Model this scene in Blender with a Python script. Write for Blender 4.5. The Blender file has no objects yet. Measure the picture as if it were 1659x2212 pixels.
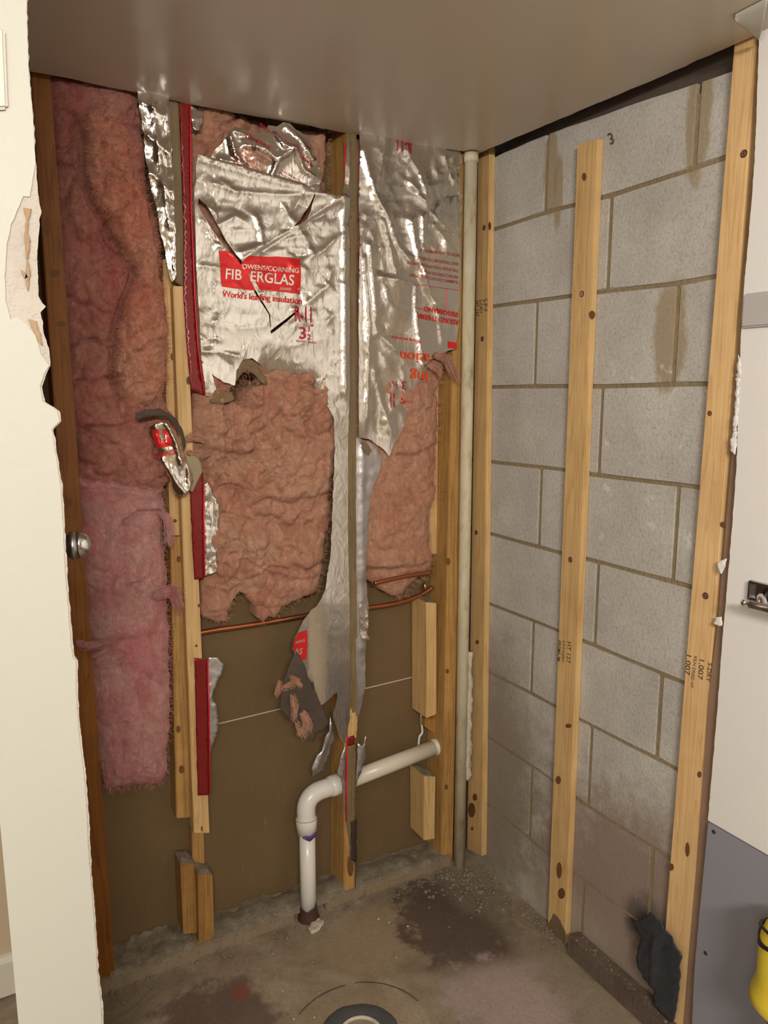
import bpy, bmesh, math, random
import numpy as np
from mathutils import Vector, Matrix
from mathutils.geometry import delaunay_2d_cdt
from mathutils.bvhtree import BVHTree

# ------------------------------------------------------------------ camera
CAM = np.array([-1.2729, -1.7155, 1.4193]); YAW, PITCH, ROLL, FPX = .5092, -.1647, -.0007, 1624.3
_f = np.array([math.sin(YAW)*math.cos(PITCH), math.cos(YAW)*math.cos(PITCH), math.sin(PITCH)])
_r = np.array([math.cos(YAW), -math.sin(YAW), 0.]); _u = np.cross(_r, _f)
RT = _r*math.cos(ROLL)+_u*math.sin(ROLL); UP = -_r*math.sin(ROLL)+_u*math.cos(ROLL); FW = _f
sc = bpy.context.scene
cd = bpy.data.cameras.new('camera'); cam = bpy.data.objects.new('camera', cd); sc.collection.objects.link(cam)
cd.sensor_fit = 'HORIZONTAL'; cd.sensor_width = 36; cd.lens = FPX/1659*36; cd.clip_start = .02
m4 = Matrix.Identity(4)
for i in range(3):
    m4[i][0] = RT[i]; m4[i][1] = UP[i]; m4[i][2] = -FW[i]; m4[i][3] = CAM[i]
cam.matrix_world = m4
sc.camera = cam
# ------------------------------------------------------------------ world, lights, exposure
sc.view_settings.view_transform = 'Standard'; sc.view_settings.look = 'None'
sc.view_settings.gamma = 1; sc.view_settings.exposure = 0.12; sc.view_settings.use_curve_mapping = False
w = bpy.data.worlds.new('world'); sc.world = w; w.use_nodes = True
w.node_tree.nodes['Background'].inputs[0].default_value = (.9, .85, .8, 1)
w.node_tree.nodes['Background'].inputs[1].default_value = .05
def area(name, loc, to, size, size_y, power, col):
    l = bpy.data.lights.new(name, 'AREA'); l.shape = 'RECTANGLE'; l.size = size; l.size_y = size_y; l.energy = power; l.color = col
    o = bpy.data.objects.new(name, l); sc.collection.objects.link(o); o.location = loc
    o.rotation_euler = (Vector(to)-Vector(loc)).to_track_quat('-Z', 'Y').to_euler(); return o
area('vanity_light', (-1.55, -2.80, 1.98), (-.5, 0, .9), .60, .12, 34, (1, .92, .82))
_l = bpy.data.lights.new('room_fill', 'POINT'); _l.energy = 24; _l.shadow_soft_size = .14; _l.color = (1, .94, .86)  # unseen fill lamp, added to brighten the room mirrored in foil and the right wall
_o = bpy.data.objects.new('room_fill', _l); sc.collection.objects.link(_o); _o.location = (-2.0, -2.25, 1.88)

random.seed(7); rng = np.random.default_rng(11)
# ------------------------------------------------------------------ helpers
AX = {'x': 0, 'y': 1, 'z': 2}
def bp(u, v, ax, val):
    """world point where the sight line through pixel (u, v) meets the plane ax = val"""
    u = np.asarray(u, float); v = np.asarray(v, float)
    d = FW+RT*((u-829.5)/FPX)[..., None]-UP*((v-1106)/FPX)[..., None]
    i = AX[ax]; t = (val-CAM[i])/d[..., i]
    return CAM+d*t[..., None]
def P(u, v, ax='y', val=0.): return Vector(bp(u, v, ax, val))
def tag(o, label=None, cat=None, group=None, kind=None):
    if label: o['label'] = label
    if cat: o['category'] = cat
    if group: o['group'] = group
    if kind: o['kind'] = kind
    return o
def thing(name, label, cat, loc, group=None, kind=None):
    o = bpy.data.objects.new(name, None); sc.collection.objects.link(o); o.location = loc; o.empty_display_size = .05
    return tag(o, label, cat, group, kind)
def link(name, me, mats, parent=None, smooth=False, origin=None):
    if not isinstance(mats, (list, tuple)): mats = [mats]
    for m in mats:
        me.materials.append(m)
    o = bpy.data.objects.new(name, me); sc.collection.objects.link(o)
    if parent is not None:
        off = Vector(parent.location)
        q = parent.parent
        while q is not None: off = off+Vector(q.location); q = q.parent
        me.transform(Matrix.Translation(-off)); o.parent = parent
    else:
        if origin is None:
            cs = [v.co for v in me.vertices]
            lo = Vector([min(c[i] for c in cs) for i in range(3)]); hi = Vector([max(c[i] for c in cs) for i in range(3)])
            origin = Vector(((lo.x+hi.x)/2, (lo.y+hi.y)/2, lo.z))
        me.transform(Matrix.Translation(-Vector(origin))); o.location = origin
    if smooth:
        for p in me.polygons: p.use_smooth = True
    return o
def bm_obj(name, bm, mats, parent=None, smooth=False):
    bmesh.ops.recalc_face_normals(bm, faces=bm.faces[:])
    me = bpy.data.meshes.new(name); bm.to_mesh(me); bm.free()
    return link(name, me, mats, parent, smooth)
def prism(bm, front, vec, bev=0., seg=2, mi=0):
    """closed solid: polygon 'front' (world points) pushed along vec"""
    vec = Vector(vec); a = [bm.verts.new(Vector(p)) for p in front]; b = [bm.verts.new(Vector(p)+vec) for p in front]
    n = len(a); fs = [bm.faces.new(a), bm.faces.new(b[::-1])]
    for i in range(n): fs.append(bm.faces.new((a[i], b[i], b[(i+1) % n], a[(i+1) % n])))
    for f in fs: f.material_index = mi
    if bev:
        es = list({e for f in fs for e in f.edges})
        bmesh.ops.bevel(bm, geom=es, offset=bev, segments=seg, affect='EDGES', clamp_overlap=True)
    return fs
def box(bm, lo, hi, bev=0., mi=0):
    x0, y0, z0 = lo; x1, y1, z1 = hi
    return prism(bm, [(x0, y0, z0), (x1, y0, z0), (x1, y0, z1), (x0, y0, z1)], (0, y1-y0, 0), bev, mi=mi)
def tube_bm(bm, pts, r, seg=20, caps=True, mi=0):
    pts = [Vector(p) for p in pts]; n = len(pts)
    rs = r if isinstance(r, (list, tuple)) else [r]*n
    t0 = (pts[1]-pts[0]).normalized(); ref = Vector((0, 0, 1)) if abs(t0.z) < .9 else Vector((1, 0, 0))
    nrm = (ref-t0*ref.dot(t0)).normalized(); rings = []
    for i in range(n):
        t = (pts[min(i+1, n-1)]-pts[max(i-1, 0)]).normalized()
        nrm = (nrm-t*nrm.dot(t)).normalized(); b = t.cross(nrm)
        rings.append([bm.verts.new(pts[i]+(nrm*math.cos(a)+b*math.sin(a))*rs[i]) for a in [2*math.pi*k/seg for k in range(seg)]])
    for i in range(n-1):
        for k in range(seg):
            f = bm.faces.new((rings[i][k], rings[i][(k+1) % seg], rings[i+1][(k+1) % seg], rings[i+1][k])); f.material_index = mi; f.smooth = True
    if caps:
        bm.faces.new(rings[0][::-1]).material_index = mi; bm.faces.new(rings[-1]).material_index = mi
def tube(name, pts, r, mat, parent=None, seg=20):
    bm = bmesh.new(); tube_bm(bm, pts, r, seg); return bm_obj(name, bm, mat, parent)
def spline(pts, n=8):
    pts = [Vector(p) for p in pts]; out = []
    for i in range(len(pts)-1):
        p0, p1, p2, p3 = pts[max(i-1, 0)], pts[i], pts[i+1], pts[min(i+2, len(pts)-1)]
        for k in range(n):
            t = k/n; out.append(.5*((2*p1)+(p2-p0)*t+(2*p0-5*p1+4*p2-p3)*t*t+(3*p1-p0-3*p2+p3)*t**3))
    return out+[pts[-1]]
# --- numpy noise
_T = rng.random((64, 64, 64))
def vn(p):
    p = np.asarray(p, float); i = np.floor(p).astype(int); f = p-i; f = f*f*(3-2*f); i &= 63; j = (i+1) & 63
    g = lambda a, b, c: _T[a, b, c]
    x, y, z = f[..., 0], f[..., 1], f[..., 2]
    c00 = g(i[..., 0], i[..., 1], i[..., 2])*(1-x)+g(j[..., 0], i[..., 1], i[..., 2])*x
    c10 = g(i[..., 0], j[..., 1], i[..., 2])*(1-x)+g(j[..., 0], j[..., 1], i[..., 2])*x
    c01 = g(i[..., 0], i[..., 1], j[..., 2])*(1-x)+g(j[..., 0], i[..., 1], j[..., 2])*x
    c11 = g(i[..., 0], j[..., 1], j[..., 2])*(1-x)+g(j[..., 0], j[..., 1], j[..., 2])*x
    return ((c00*(1-y)+c10*y)*(1-z)+(c01*(1-y)+c11*y)*z)*2-1
def fbm(u, v, s, seed=0, o=4, ridge=False, sx=1., sy=1.):
    p = np.stack([np.asarray(u)/s*sx+seed*7.3, np.asarray(v)/s*sy+seed*3.1, np.full(np.shape(u), seed*1.7+.5)], -1)
    t = 0; a = 1; tot = 0
    for k in range(o):
        n = vn(p); t = t+a*((1-2*np.abs(n)) if ridge else n); tot += a; a *= .5; p = p*2.03+11.7
    return t/tot
def seg_dist(u, v, poly, closed=False):
    """distance to a polyline, arc position, and signed side of the nearest segment"""
    q = np.array(poly, float); a = q; b = np.roll(q, -1, 0)
    if not closed: a, b = a[:-1], b[:-1]
    best = np.full(np.shape(u), 1e9); side = np.zeros(np.shape(u)); par = np.zeros(np.shape(u))
    for i in range(len(a)):
        d = b[i]-a[i]; L = d@d+1e-9
        t = np.clip(((u-a[i, 0])*d[0]+(v-a[i, 1])*d[1])/L, 0, 1)
        dx = u-a[i, 0]-t*d[0]; dy = v-a[i, 1]-t*d[1]; D = np.hypot(dx, dy)
        s = np.sign(d[0]*dy-d[1]*dx); m = D < best
        best = np.where(m, D, best); side = np.where(m, s, side); par = np.where(m, (i+t)/len(a), par)
    return best, side, par
def inside(u, v, poly):
    q = np.array(poly, float); c = np.zeros(np.shape(u), bool); j = len(q)-1
    for i in range(len(q)):
        xi, yi = q[i]; xj, yj = q[j]
        k = ((yi > v) != (yj > v)) & (u < (xj-xi)*(v-yi)/(yj-yi+1e-12)+xi); c ^= k; j = i
    return c
def ragged(poly, step=6, amp=2., seed=1, scale=25, skip=()):
    """densify a closed outline and tear its edge; edges whose index is in skip stay straight"""
    out = []; n = len(poly)
    for i in range(n):
        a = np.array(poly[i], float); b = np.array(poly[(i+1) % n], float); L = np.hypot(*(b-a)); k = max(1, int(L/step))
        nr = np.array([-(b-a)[1], (b-a)[0]])/(L+1e-9)
        for t in range(k):
            p = a+(b-a)*t/k
            if i not in skip and t > 0: p = p+nr*amp*float(fbm(p[0], p[1], scale, seed, 4))*2
            out.append(tuple(p))
    return out
def sheet(name, outline, disp, mat, parent=None, ax='y', val=0., h=7., holes=(), thick=0., skirt=None, smooth=True, back_mat=None, jit=.3, extra=None, prot=None):
    """a crumpled surface whose rest outline is 'outline'; disp(u, v) is its height towards the room in metres"""
    ol = np.array(outline, float)
    lo, hi = ol.min(0), ol.max(0)
    gx, gy = np.meshgrid(np.arange(lo[0], hi[0], h), np.arange(lo[1], hi[1], h*.9)); gx = gx+(np.arange(gx.shape[0]) % 2)[:, None]*h/2
    gx = gx.ravel()+rng.uniform(-jit, jit, gx.size)*h; gy = gy.ravel()+rng.uniform(-jit, jit, gy.size)*h
    k = inside(gx, gy, ol); gx, gy = gx[k], gy[k]
    k = seg_dist(gx, gy, ol, True)[0] > h*.45; gx, gy = gx[k], gy[k]
    loops = [ol]
    for hl in holes:
        hl = np.array(hl, float); loops.append(hl)
        k = (~inside(gx, gy, hl)) & (seg_dist(gx, gy, hl, True)[0] > h*.3); gx, gy = gx[k], gy[k]
    co = []; ed = []
    for lp in loops:
        s = len(co); co += [tuple(p) for p in lp]; ed += [(s+i, s+(i+1) % len(lp)) for i in range(len(lp))]
    co += list(zip(gx, gy))
    r = delaunay_2d_cdt([Vector((float(a), float(b))) for a, b in co], ed, [], 0, 1e-4)
    V = np.array([tuple(v) for v in r[0]]); F = np.array([f for f in r[2] if len(f) == 3])
    c = V[F].mean(1); k = inside(c[:, 0], c[:, 1], ol)
    for hl in loops[1:]: k &= ~inside(c[:, 0], c[:, 1], hl)
    F = F[k]; used = np.unique(F); mp = -np.ones(len(V), int); mp[used] = np.arange(len(used)); V = V[used]; F = mp[F]
    d = disp(V[:, 0], V[:, 1]) if callable(disp) else np.full(len(V), float(disp))
    W = bp(V[:, 0], V[:, 1], ax, val); i = AX[ax]; sg = 1. if ax == 'z' else -1.
    # push along the plane's own normal, so the relief is real depth
    W[:, i] += sg*d
    n0 = np.cross(W[F[:, 1]]-W[F[:, 0]], W[F[:, 2]]-W[F[:, 0]])[:, i]
    flip = n0*sg < 0; F[flip] = F[flip][:, ::-1]
    bm = bmesh.new(); vs = [bm.verts.new(p) for p in W]; bm.verts.ensure_lookup_table()
    for f in F:
        try: bm.faces.new([vs[a] for a in f])
        except ValueError: pass
    if skirt is not None or thick:
        be = [e for e in bm.edges if e.is_boundary]
        if skirt is not None:
            g = bmesh.ops.extrude_edge_only(bm, edges=be)['geom']
            for q in g:
                if isinstance(q, bmesh.types.BMVert): q.co[i] = skirt
        else:
            g = bmesh.ops.extrude_face_region(bm, geom=bm.faces[:])['geom']
            for q in g:
                if isinstance(q, bmesh.types.BMVert): q.co[i] -= sg*thick
    if extra: extra(bm)
    if thick and skirt is None: bmesh.ops.recalc_face_normals(bm, faces=bm.faces[:])
    me = bpy.data.meshes.new(name); bm.to_mesh(me); bm.free()
    return link(name, me, mat, parent, smooth)
def surf(o):
    """height of an already built sheet above its plane y = val, read from the mesh itself"""
    off = Vector(); q = o
    while q is not None: off = off+Vector(q.location); q = q.parent
    bv = BVHTree.FromPolygons([v.co+off for v in o.data.vertices], [tuple(f.vertices) for f in o.data.polygons])
    def f(u, v, val=0.):
        W = bp(u, v, 'y', val); r = np.zeros(len(W)); bad = []
        for k, w_ in enumerate(W):
            h = bv.ray_cast(Vector((w_[0], -1., w_[2])), Vector((0, 1, 0)))[0]
            if h is None: h = bv.find_nearest(Vector((w_[0], -.02, w_[2])))[0]
            r[k] = val-h.y
        return r
    return f
def text(name, s, o, ex, ey, mat, parent, ax='y', val=0., off=.0012, disp=None, align='LEFT', sub=.12, squash=1.):
    """lettering lying on a surface: o = pixel of the baseline start, ex / ey = one em along / up, in pixels"""
    cu = bpy.data.curves.new(name, 'FONT'); cu.body = s; cu.align_x = align; cu.fill_mode = 'FRONT'; cu.resolution_u = 3
    cu.offset = .012
    ob = bpy.data.objects.new(name, cu); sc.collection.objects.link(ob)
    me = bpy.data.meshes.new_from_object(ob.evaluated_get(bpy.context.evaluated_depsgraph_get()))
    bpy.data.objects.remove(ob); bpy.data.curves.remove(cu)
    bm = bmesh.new(); bm.from_mesh(me); bpy.data.meshes.remove(me)
    bmesh.ops.triangulate(bm, faces=bm.faces[:])
    for _ in range(3):
        le = [e for e in bm.edges if e.calc_length() > sub*1.6]
        if not le or disp is None: break
        bmesh.ops.subdivide_edges(bm, edges=le, cuts=1); bmesh.ops.triangulate(bm, faces=bm.faces[:])
    T = np.array([v.co[:2] for v in bm.verts])
    if len(T) == 0: bm.free(); return None
    U = o[0]+T[:, 0]*ex[0]*squash+T[:, 1]*ey[0]; V = o[1]+T[:, 0]*ex[1]*squash+T[:, 1]*ey[1]
    W = bp(U, V, ax, val); i = AX[ax]; sg = 1. if ax == 'z' else -1.
    d = disp(U, V) if disp else 0.
    W[:, i] += sg*(d+off)
    for v, p in zip(bm.verts, W): v.co = p
    for f in bm.faces:
        f.normal_update()
        if f.normal[i]*sg < 0: f.normal_flip()
    me = bpy.data.meshes.new(name); bm.to_mesh(me); bm.free()
    return link(name, me, mat, parent)

# ------------------------------------------------------------------ materials
def newmat(name):
    m = bpy.data.materials.new(name); m.use_nodes = True; nt = m.node_tree
    return m, nt, nt.nodes['Principled BSDF']
def N(nt, t, **kw):
    n = nt.nodes.new(t)
    for k, v in kw.items():
        if k[0] == '_': n.inputs[k[1:].replace('_', ' ')].default_value = v
        else: setattr(n, k, v)
    return n
def coords(nt, kind='Object', scale=(1, 1, 1), rot=(0, 0, 0)):
    tc = N(nt, 'ShaderNodeTexCoord'); mp = N(nt, 'ShaderNodeMapping'); mp.inputs['Scale'].default_value = scale; mp.inputs['Rotation'].default_value = rot
    if kind == 'World':
        g = N(nt, 'ShaderNodeNewGeometry'); nt.links.new(g.outputs['Position'], mp.inputs['Vector'])
    else: nt.links.new(tc.outputs[kind], mp.inputs['Vector'])
    return mp.outputs[0]
def noise(nt, vec, scale, detail=4, rough=.55, dist=0.):
    n = N(nt, 'ShaderNodeTexNoise'); n.inputs['Scale'].default_value = scale; n.inputs['Detail'].default_value = detail
    n.inputs['Roughness'].default_value = rough; n.inputs['Distortion'].default_value = dist
    nt.links.new(vec, n.inputs['Vector']); return n.outputs['Fac']
def ramp(nt, fac, stops):
    r = N(nt, 'ShaderNodeValToRGB'); e = r.color_ramp.elements
    while len(e) < len(stops): e.new(.5)
    for k, (p, c) in zip(e, stops): k.position = p; k.color = (*c, 1) if len(c) == 3 else c
    nt.links.new(fac, r.inputs[0]); return r.outputs[0]
def mix(nt, fac, a, b, mode='MIX'):
    m = N(nt, 'ShaderNodeMix', data_type='RGBA', blend_type=mode)
    for s, x in ((m.inputs['Factor'], fac), (m.inputs['A'], a), (m.inputs['B'], b)):
        if isinstance(x, (int, float)): s.default_value = x
        elif isinstance(x, tuple): s.default_value = (*x, 1) if len(x) == 3 else x
        else: nt.links.new(x, s)
    return m.outputs['Result']
def bump(nt, b, h, strength, dist=.01, prev=None):
    n = N(nt, 'ShaderNodeBump'); n.inputs['Strength'].default_value = strength; n.inputs['Distance'].default_value = dist
    nt.links.new(h, n.inputs['Height'])
    if prev is not None: nt.links.new(prev, n.inputs['Normal'])
    nt.links.new(n.outputs[0], b.inputs['Normal']); return n.outputs[0]
def math_(nt, op, a, b=None, c=None, clamp=False):
    n = N(nt, 'ShaderNodeMath', operation=op); n.use_clamp = clamp
    for s, x in zip(n.inputs, (a, b, c)):
        if x is None: continue
        if isinstance(x, (int, float)): s.default_value = x
        else: nt.links.new(x, s)
    return n.outputs[0]
def wood(name, light, dark, grain=28, gz=1.3, rough=.6, dirt=0., dirtcol=(.25, .2, .15)):
    m, nt, b = newmat(name)
    oi = N(nt, 'ShaderNodeObjectInfo'); tc = N(nt, 'ShaderNodeTexCoord')
    ad = N(nt, 'ShaderNodeVectorMath', operation='ADD'); cmb = N(nt, 'ShaderNodeCombineXYZ')
    rr = math_(nt, 'MULTIPLY', oi.outputs['Random'], 37.)
    for k in range(3): nt.links.new(rr, cmb.inputs[k])
    nt.links.new(tc.outputs['Object'], ad.inputs[0]); nt.links.new(cmb.outputs[0], ad.inputs[1])
    mp = N(nt, 'ShaderNodeMapping'); mp.inputs['Scale'].default_value = (grain, grain, gz); nt.links.new(ad.outputs[0], mp.inputs[0])
    n1 = noise(nt, mp.outputs[0], 1., 3, .5, .6)
    rings = math_(nt, 'FRACT', math_(nt, 'MULTIPLY', n1, 7.))
    col = ramp(nt, rings, [(0, dark), (.25, tuple(a*.55+c*.45 for a, c in zip(light, dark))), (.6, light), (1, tuple(a*.8+c*.2 for a, c in zip(light, dark)))])
    mp2 = N(nt, 'ShaderNodeMapping'); mp2.inputs['Scale'].default_value = (260, 260, 5); nt.links.new(ad.outputs[0], mp2.inputs[0])
    n2 = noise(nt, mp2.outputs[0], 1., 3, .6)
    col = mix(nt, .35, col, ramp(nt, n2, [(.3, tuple(c*.8 for c in dark)), (.65, light)]))
    n3 = noise(nt, ad.outputs[0], 6., 4, .6)
    col = mix(nt, .5, col, ramp(nt, n3, [(.3, (.72, .68, .62)), (.7, (1.12, 1.1, 1.05))]), 'MULTIPLY')
    if dirt:
        n4 = noise(nt, ad.outputs[0], 22., 6, .7)
        col = mix(nt, ramp(nt, n4, [(.5-dirt*.25, (0, 0, 0)), (.72, (dirt,)*3)]), col, dirtcol)
    nt.links.new(col, b.inputs['Base Color']); b.inputs['Roughness'].default_value = rough
    bump(nt, b, n2, .25, .002); return m
def plain(name, col, rough=.5, metal=0., bscale=0, bstr=.2, var=0., spec=.5, bdist=.003):
    m, nt, b = newmat(name); b.inputs['Roughness'].default_value = rough; b.inputs['Metallic'].default_value = metal
    b.inputs['Specular IOR Level'].default_value = spec
    vec = coords(nt, 'Object')
    if var:
        n = noise(nt, vec, 9., 5, .6)
        c = mix(nt, n, tuple(x*(1-var) for x in col), tuple(min(1, x*(1+var)) for x in col)); nt.links.new(c, b.inputs['Base Color'])
    else: b.inputs['Base Color'].default_value = (*col, 1)
    if bscale: bump(nt, b, noise(nt, vec, bscale, 5, .6), bstr, bdist)
    return m
PINE = wood('pine', (.80, .56, .27), (.60, .35, .13))
PINE_ORANGE = wood('pine_orange', (.92, .64, .33), (.74, .44, .19))
PINE_OLD = wood('pine_old', (.52, .29, .085), (.30, .14, .035), dirt=.35, dirtcol=(.16, .08, .03))
PINE_GOLD = wood('pine_gold', (.60, .36, .12), (.36, .18, .05), dirt=.25, dirtcol=(.2, .1, .04))
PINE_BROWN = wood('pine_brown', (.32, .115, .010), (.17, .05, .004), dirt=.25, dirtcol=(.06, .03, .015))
PINE_DARK = wood('sole_plate_wood', (.16, .11, .085), (.07, .05, .04), dirt=.5, dirtcol=(.2, .17, .14))
PLATE_WOOD = wood('plate_wood', (.36, .25, .14), (.2, .12, .06), dirt=.9, dirtcol=(.30, .26, .20))
OLIVE = wood('stained_edge', (.24, .17, .085), (.16, .11, .055), dirt=.3, dirtcol=(.3, .24, .14))
KNOT = plain('knot', (.17, .075, .027), .7, var=.5)
ROT = plain('rot', (.05, .03, .02), .8, var=.5)
STAMP = plain('stamp_ink', (.11, .075, .045), .8)
def foilmat(name, col=(.78, .75, .71), rough=.24, strength=.45, dust=.0):
    m, nt, b = newmat(name); vec = coords(nt, 'Object')
    b.inputs['Metallic'].default_value = 1; b.inputs['Base Color'].default_value = (*col, 1)
    n0 = noise(nt, vec, 60., 4, .65); nt.links.new(ramp(nt, n0, [(.3, (rough*.85,)*3), (.8, (rough*1.25,)*3)]), b.inputs['Roughness'])
    mp = N(nt, 'ShaderNodeMapping'); mp.inputs['Rotation'].default_value = (0, .5, 0); mp.inputs['Scale'].default_value = (1, 1, .45); nt.links.new(vec, mp.inputs[0])
    n4 = noise(nt, mp.outputs[0], 26., 3, .5, 1.5); rd = math_(nt, 'ABSOLUTE', math_(nt, 'SUBTRACT', n4, .5))
    p = bump(nt, b, rd, strength*.55, .007)
    n1 = noise(nt, vec, 170., 2, .5); p = bump(nt, b, n1, strength*.10, .001, p)
    if dust:
        nd2 = noise(nt, vec, 11., 5, .6)
        nt.links.new(ramp(nt, nd2, [(.42, (1, 1, 1)), (.65, (1-dust,)*3)]), b.inputs['Metallic'])
    return m
FOIL = foilmat('foil'); FOIL_DULL = foilmat('foil_dull', (.60, .58, .60), .42, .15, .25)
FOIL_CRUMPLED = foilmat('foil_crumpled', (.88, .85, .82), .15, .6)
FOIL_BACK = plain('kraft_back', (.085, .06, .045), .8, 0, 40, .5, .5)
KRAFT = plain('kraft', (.20, .13, .065), .7, 0, 50, .4, .3)
KRAFT_PALE = plain('kraft_pale', (.36, .30, .19), .75, 0, 60, .4, .2)
def redfoil(name, col, metal=.35, rough=.35):
    m, nt, b = newmat(name); vec = coords(nt, 'Object'); n = noise(nt, vec, 30., 5, .7)
    nt.links.new(mix(nt, n, tuple(c*.75 for c in col), tuple(min(1, c*1.2) for c in col)), b.inputs['Base Color'])
    b.inputs['Metallic'].default_value = metal; b.inputs['Roughness'].default_value = rough
    bump(nt, b, noise(nt, vec, 120., 3, .6), .25, .002); return m
RED = redfoil('red_print', (.80, .03, .03)); RED_TAPE = redfoil('red_tape', (.24, .014, .014), .1, .3); RED_BRIGHT = redfoil('red_edge', (.85, .03, .06), .1)
CRIMSON = redfoil('crimson_print', (.55, .02, .06), .3); RED_FAINT = redfoil('faint_print', (.62, .17, .14), .75); ORANGE_PRINT = redfoil('orange_print', (.85, .07, .015), .1)
SILVER_PRINT = plain('silver_print', (.85, .82, .78), .3, .8)
def fluff(name, a, b_, c_, grey=.25, dark=None):
    m, nt, b = newmat(name); vec = coords(nt, 'World')
    n1 = noise(nt, vec, 7., 6, .65, .8); n2 = noise(nt, coords(nt, 'World', (1, 1, .55)), 42., 6, .7, 1.2)
    col = ramp(nt, n1, [(.25, c_), (.45, a), (.7, b_)])
    col = mix(nt, .5, col, ramp(nt, n2, [(.25, (.62, .5, .48)), (.5, (.95, .95, .95)), (.75, (1.2, 1.18, 1.15))]), 'MULTIPLY')
    n3 = noise(nt, coords(nt, 'World', (1, 1, 1.3)), 4.3, 5, .6, .5)
    col = mix(nt, ramp(nt, n3, [(.60, (0, 0, 0)), (.72, (grey,)*3)]), col, (.30, .24, .17))
    nt.links.new(col, b.inputs['Base Color']); b.inputs['Roughness'].default_value = 1.; b.inputs['Specular IOR Level'].default_value = .05
    b.inputs['Sheen Weight'].default_value = .35; b.inputs['Sheen Roughness'].default_value = .6; b.inputs['Sheen Tint'].default_value = (1, .75, .7, 1)
    p = bump(nt, b, n2, .8, .014); f = noise(nt, coords(nt, 'World', (1, 1, .5), (0, .6, 0)), 260., 4, .75, 2.5); bump(nt, b, f, .8, .005, p); return m
PINK = fluff('fiberglass_pink', (.82, .34, .34), (.88, .52, .46), (.80, .15, .20), .25)
SALMON = fluff('fiberglass_salmon', (.80, .39, .25), (.88, .52, .35), (.68, .22, .16), .45)
ROSE = fluff('fiberglass_rose', (.62, .22, .17), (.72, .33, .24), (.50, .10, .10), .5)
ORANGE_FLUFF = fluff('fiberglass_aged', (.82, .32, .20), (.86, .42, .27), (.68, .16, .11), .15)
COPPER = plain('copper', (.52, .19, .085), .35, .9, 30, .2, .35); BRASS = plain('brass', (.45, .33, .14), .35, 1.)
PVC = plain('pvc_white', (.78, .73, .60), .28, 0, 0, var=.06)
PVC_BRIGHT = plain('pvc_fitting', (.84, .82, .76), .25, 0, 0, var=.04)
PRIMER = plain('purple_primer', (.12, .05, .22), .4); GLUE = plain('glue_rust', (.50, .22, .07), .5); RUST = plain('rust', (.085, .035, .022), .8, 0, 60, .8, .6)
CHROME = plain('chrome', (.62, .60, .60), .09, 1.); CHROME_DULL = plain('chrome_brushed', (.42, .41, .42), .28, 1.)
SCREW = plain('screw', (.45, .20, .15), .4, .6); SCREW_DARK = plain('screw_shadow', (.05, .03, .025), .7)
BLACK = plain('black_rubber', (.015, .015, .017), .5); YELLOW = plain('yellow_plastic', (.85, .66, .06), .35)
def oldpipe():
    m, nt, b = newmat('dusty_pvc'); vec = coords(nt, 'Object', (1, 1, .35)); n = noise(nt, vec, 26., 6, .7)
    nt.links.new(ramp(nt, n, [(.3, (.34, .27, .16)), (.45, (.62, .55, .38)), (.7, (.74, .68, .52))]), b.inputs['Base Color']); b.inputs['Roughness'].default_value = .65
    bump(nt, b, n, .3, .003); return m
DUSTY_PVC = oldpipe()
PLASTER = plain('old_plaster', (.62, .57, .46), .9, 0, 70, 1., .35, bdist=.006)
PAINT = plain('white_paint', (.56, .555, .50), .55, 0, 90, .25, .02, bdist=.002)
PAINT_COOL = plain('cool_white_paint', (.90, .88, .87), .5, 0, 110, .2, .02, bdist=.002)
GYPSUM = plain('gypsum', (.56, .51, .46), .95, 0, 60, 1., .2, bdist=.006); PAPER = plain('torn_paper', (.42, .29, .18), .9, 0, 60, .8, .3)
GREYBOARD = plain('grey_board', (.30, .30, .36), .6, 0, 160, .2, .05, bdist=.002)
TRIMMAT = plain('grey_trim', (.54, .52, .52), .45); BEIGE = plain('beige_paint', (.60, .49, .34), .6); CORE = plain('board_core', (.30, .19, .125), .9, 0, 40, .6, .25)
HALF_WHITE = plain('enamel', (.72, .68, .60), .35)
def ceilmat():
    m, nt, b = newmat('ceiling_paint'); vec = coords(nt, 'World')
    b.inputs['Base Color'].default_value = (.60, .54, .46, 1); b.inputs['Roughness'].default_value = .30; b.inputs['Specular IOR Level'].default_value = .5
    p = bump(nt, b, noise(nt, vec, 5., 2, .5), .15, .02); bump(nt, b, noise(nt, vec, 260., 3, .6), .12, .001, p); return m
CEIL = ceilmat()
def boardmat():
    m, nt, b = newmat('brown_board'); vec = coords(nt, 'World'); n = noise(nt, vec, 3., 5, .6)
    col = ramp(nt, n, [(.3, (.150, .096, .040)), (.7, (.185, .120, .054))])
    s = noise(nt, coords(nt, 'World', (2, 2, .6)), 30., 5, .7); col = mix(nt, ramp(nt, s, [(.62, (0, 0, 0)), (.8, (.35, .35, .35))]), col, (.32, .25, .17))
    nt.links.new(col, b.inputs['Base Color']); b.inputs['Roughness'].default_value = .8; bump(nt, b, noise(nt, vec, 120., 3, .5), .12, .002); return m
BROWN = boardmat()
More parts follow.
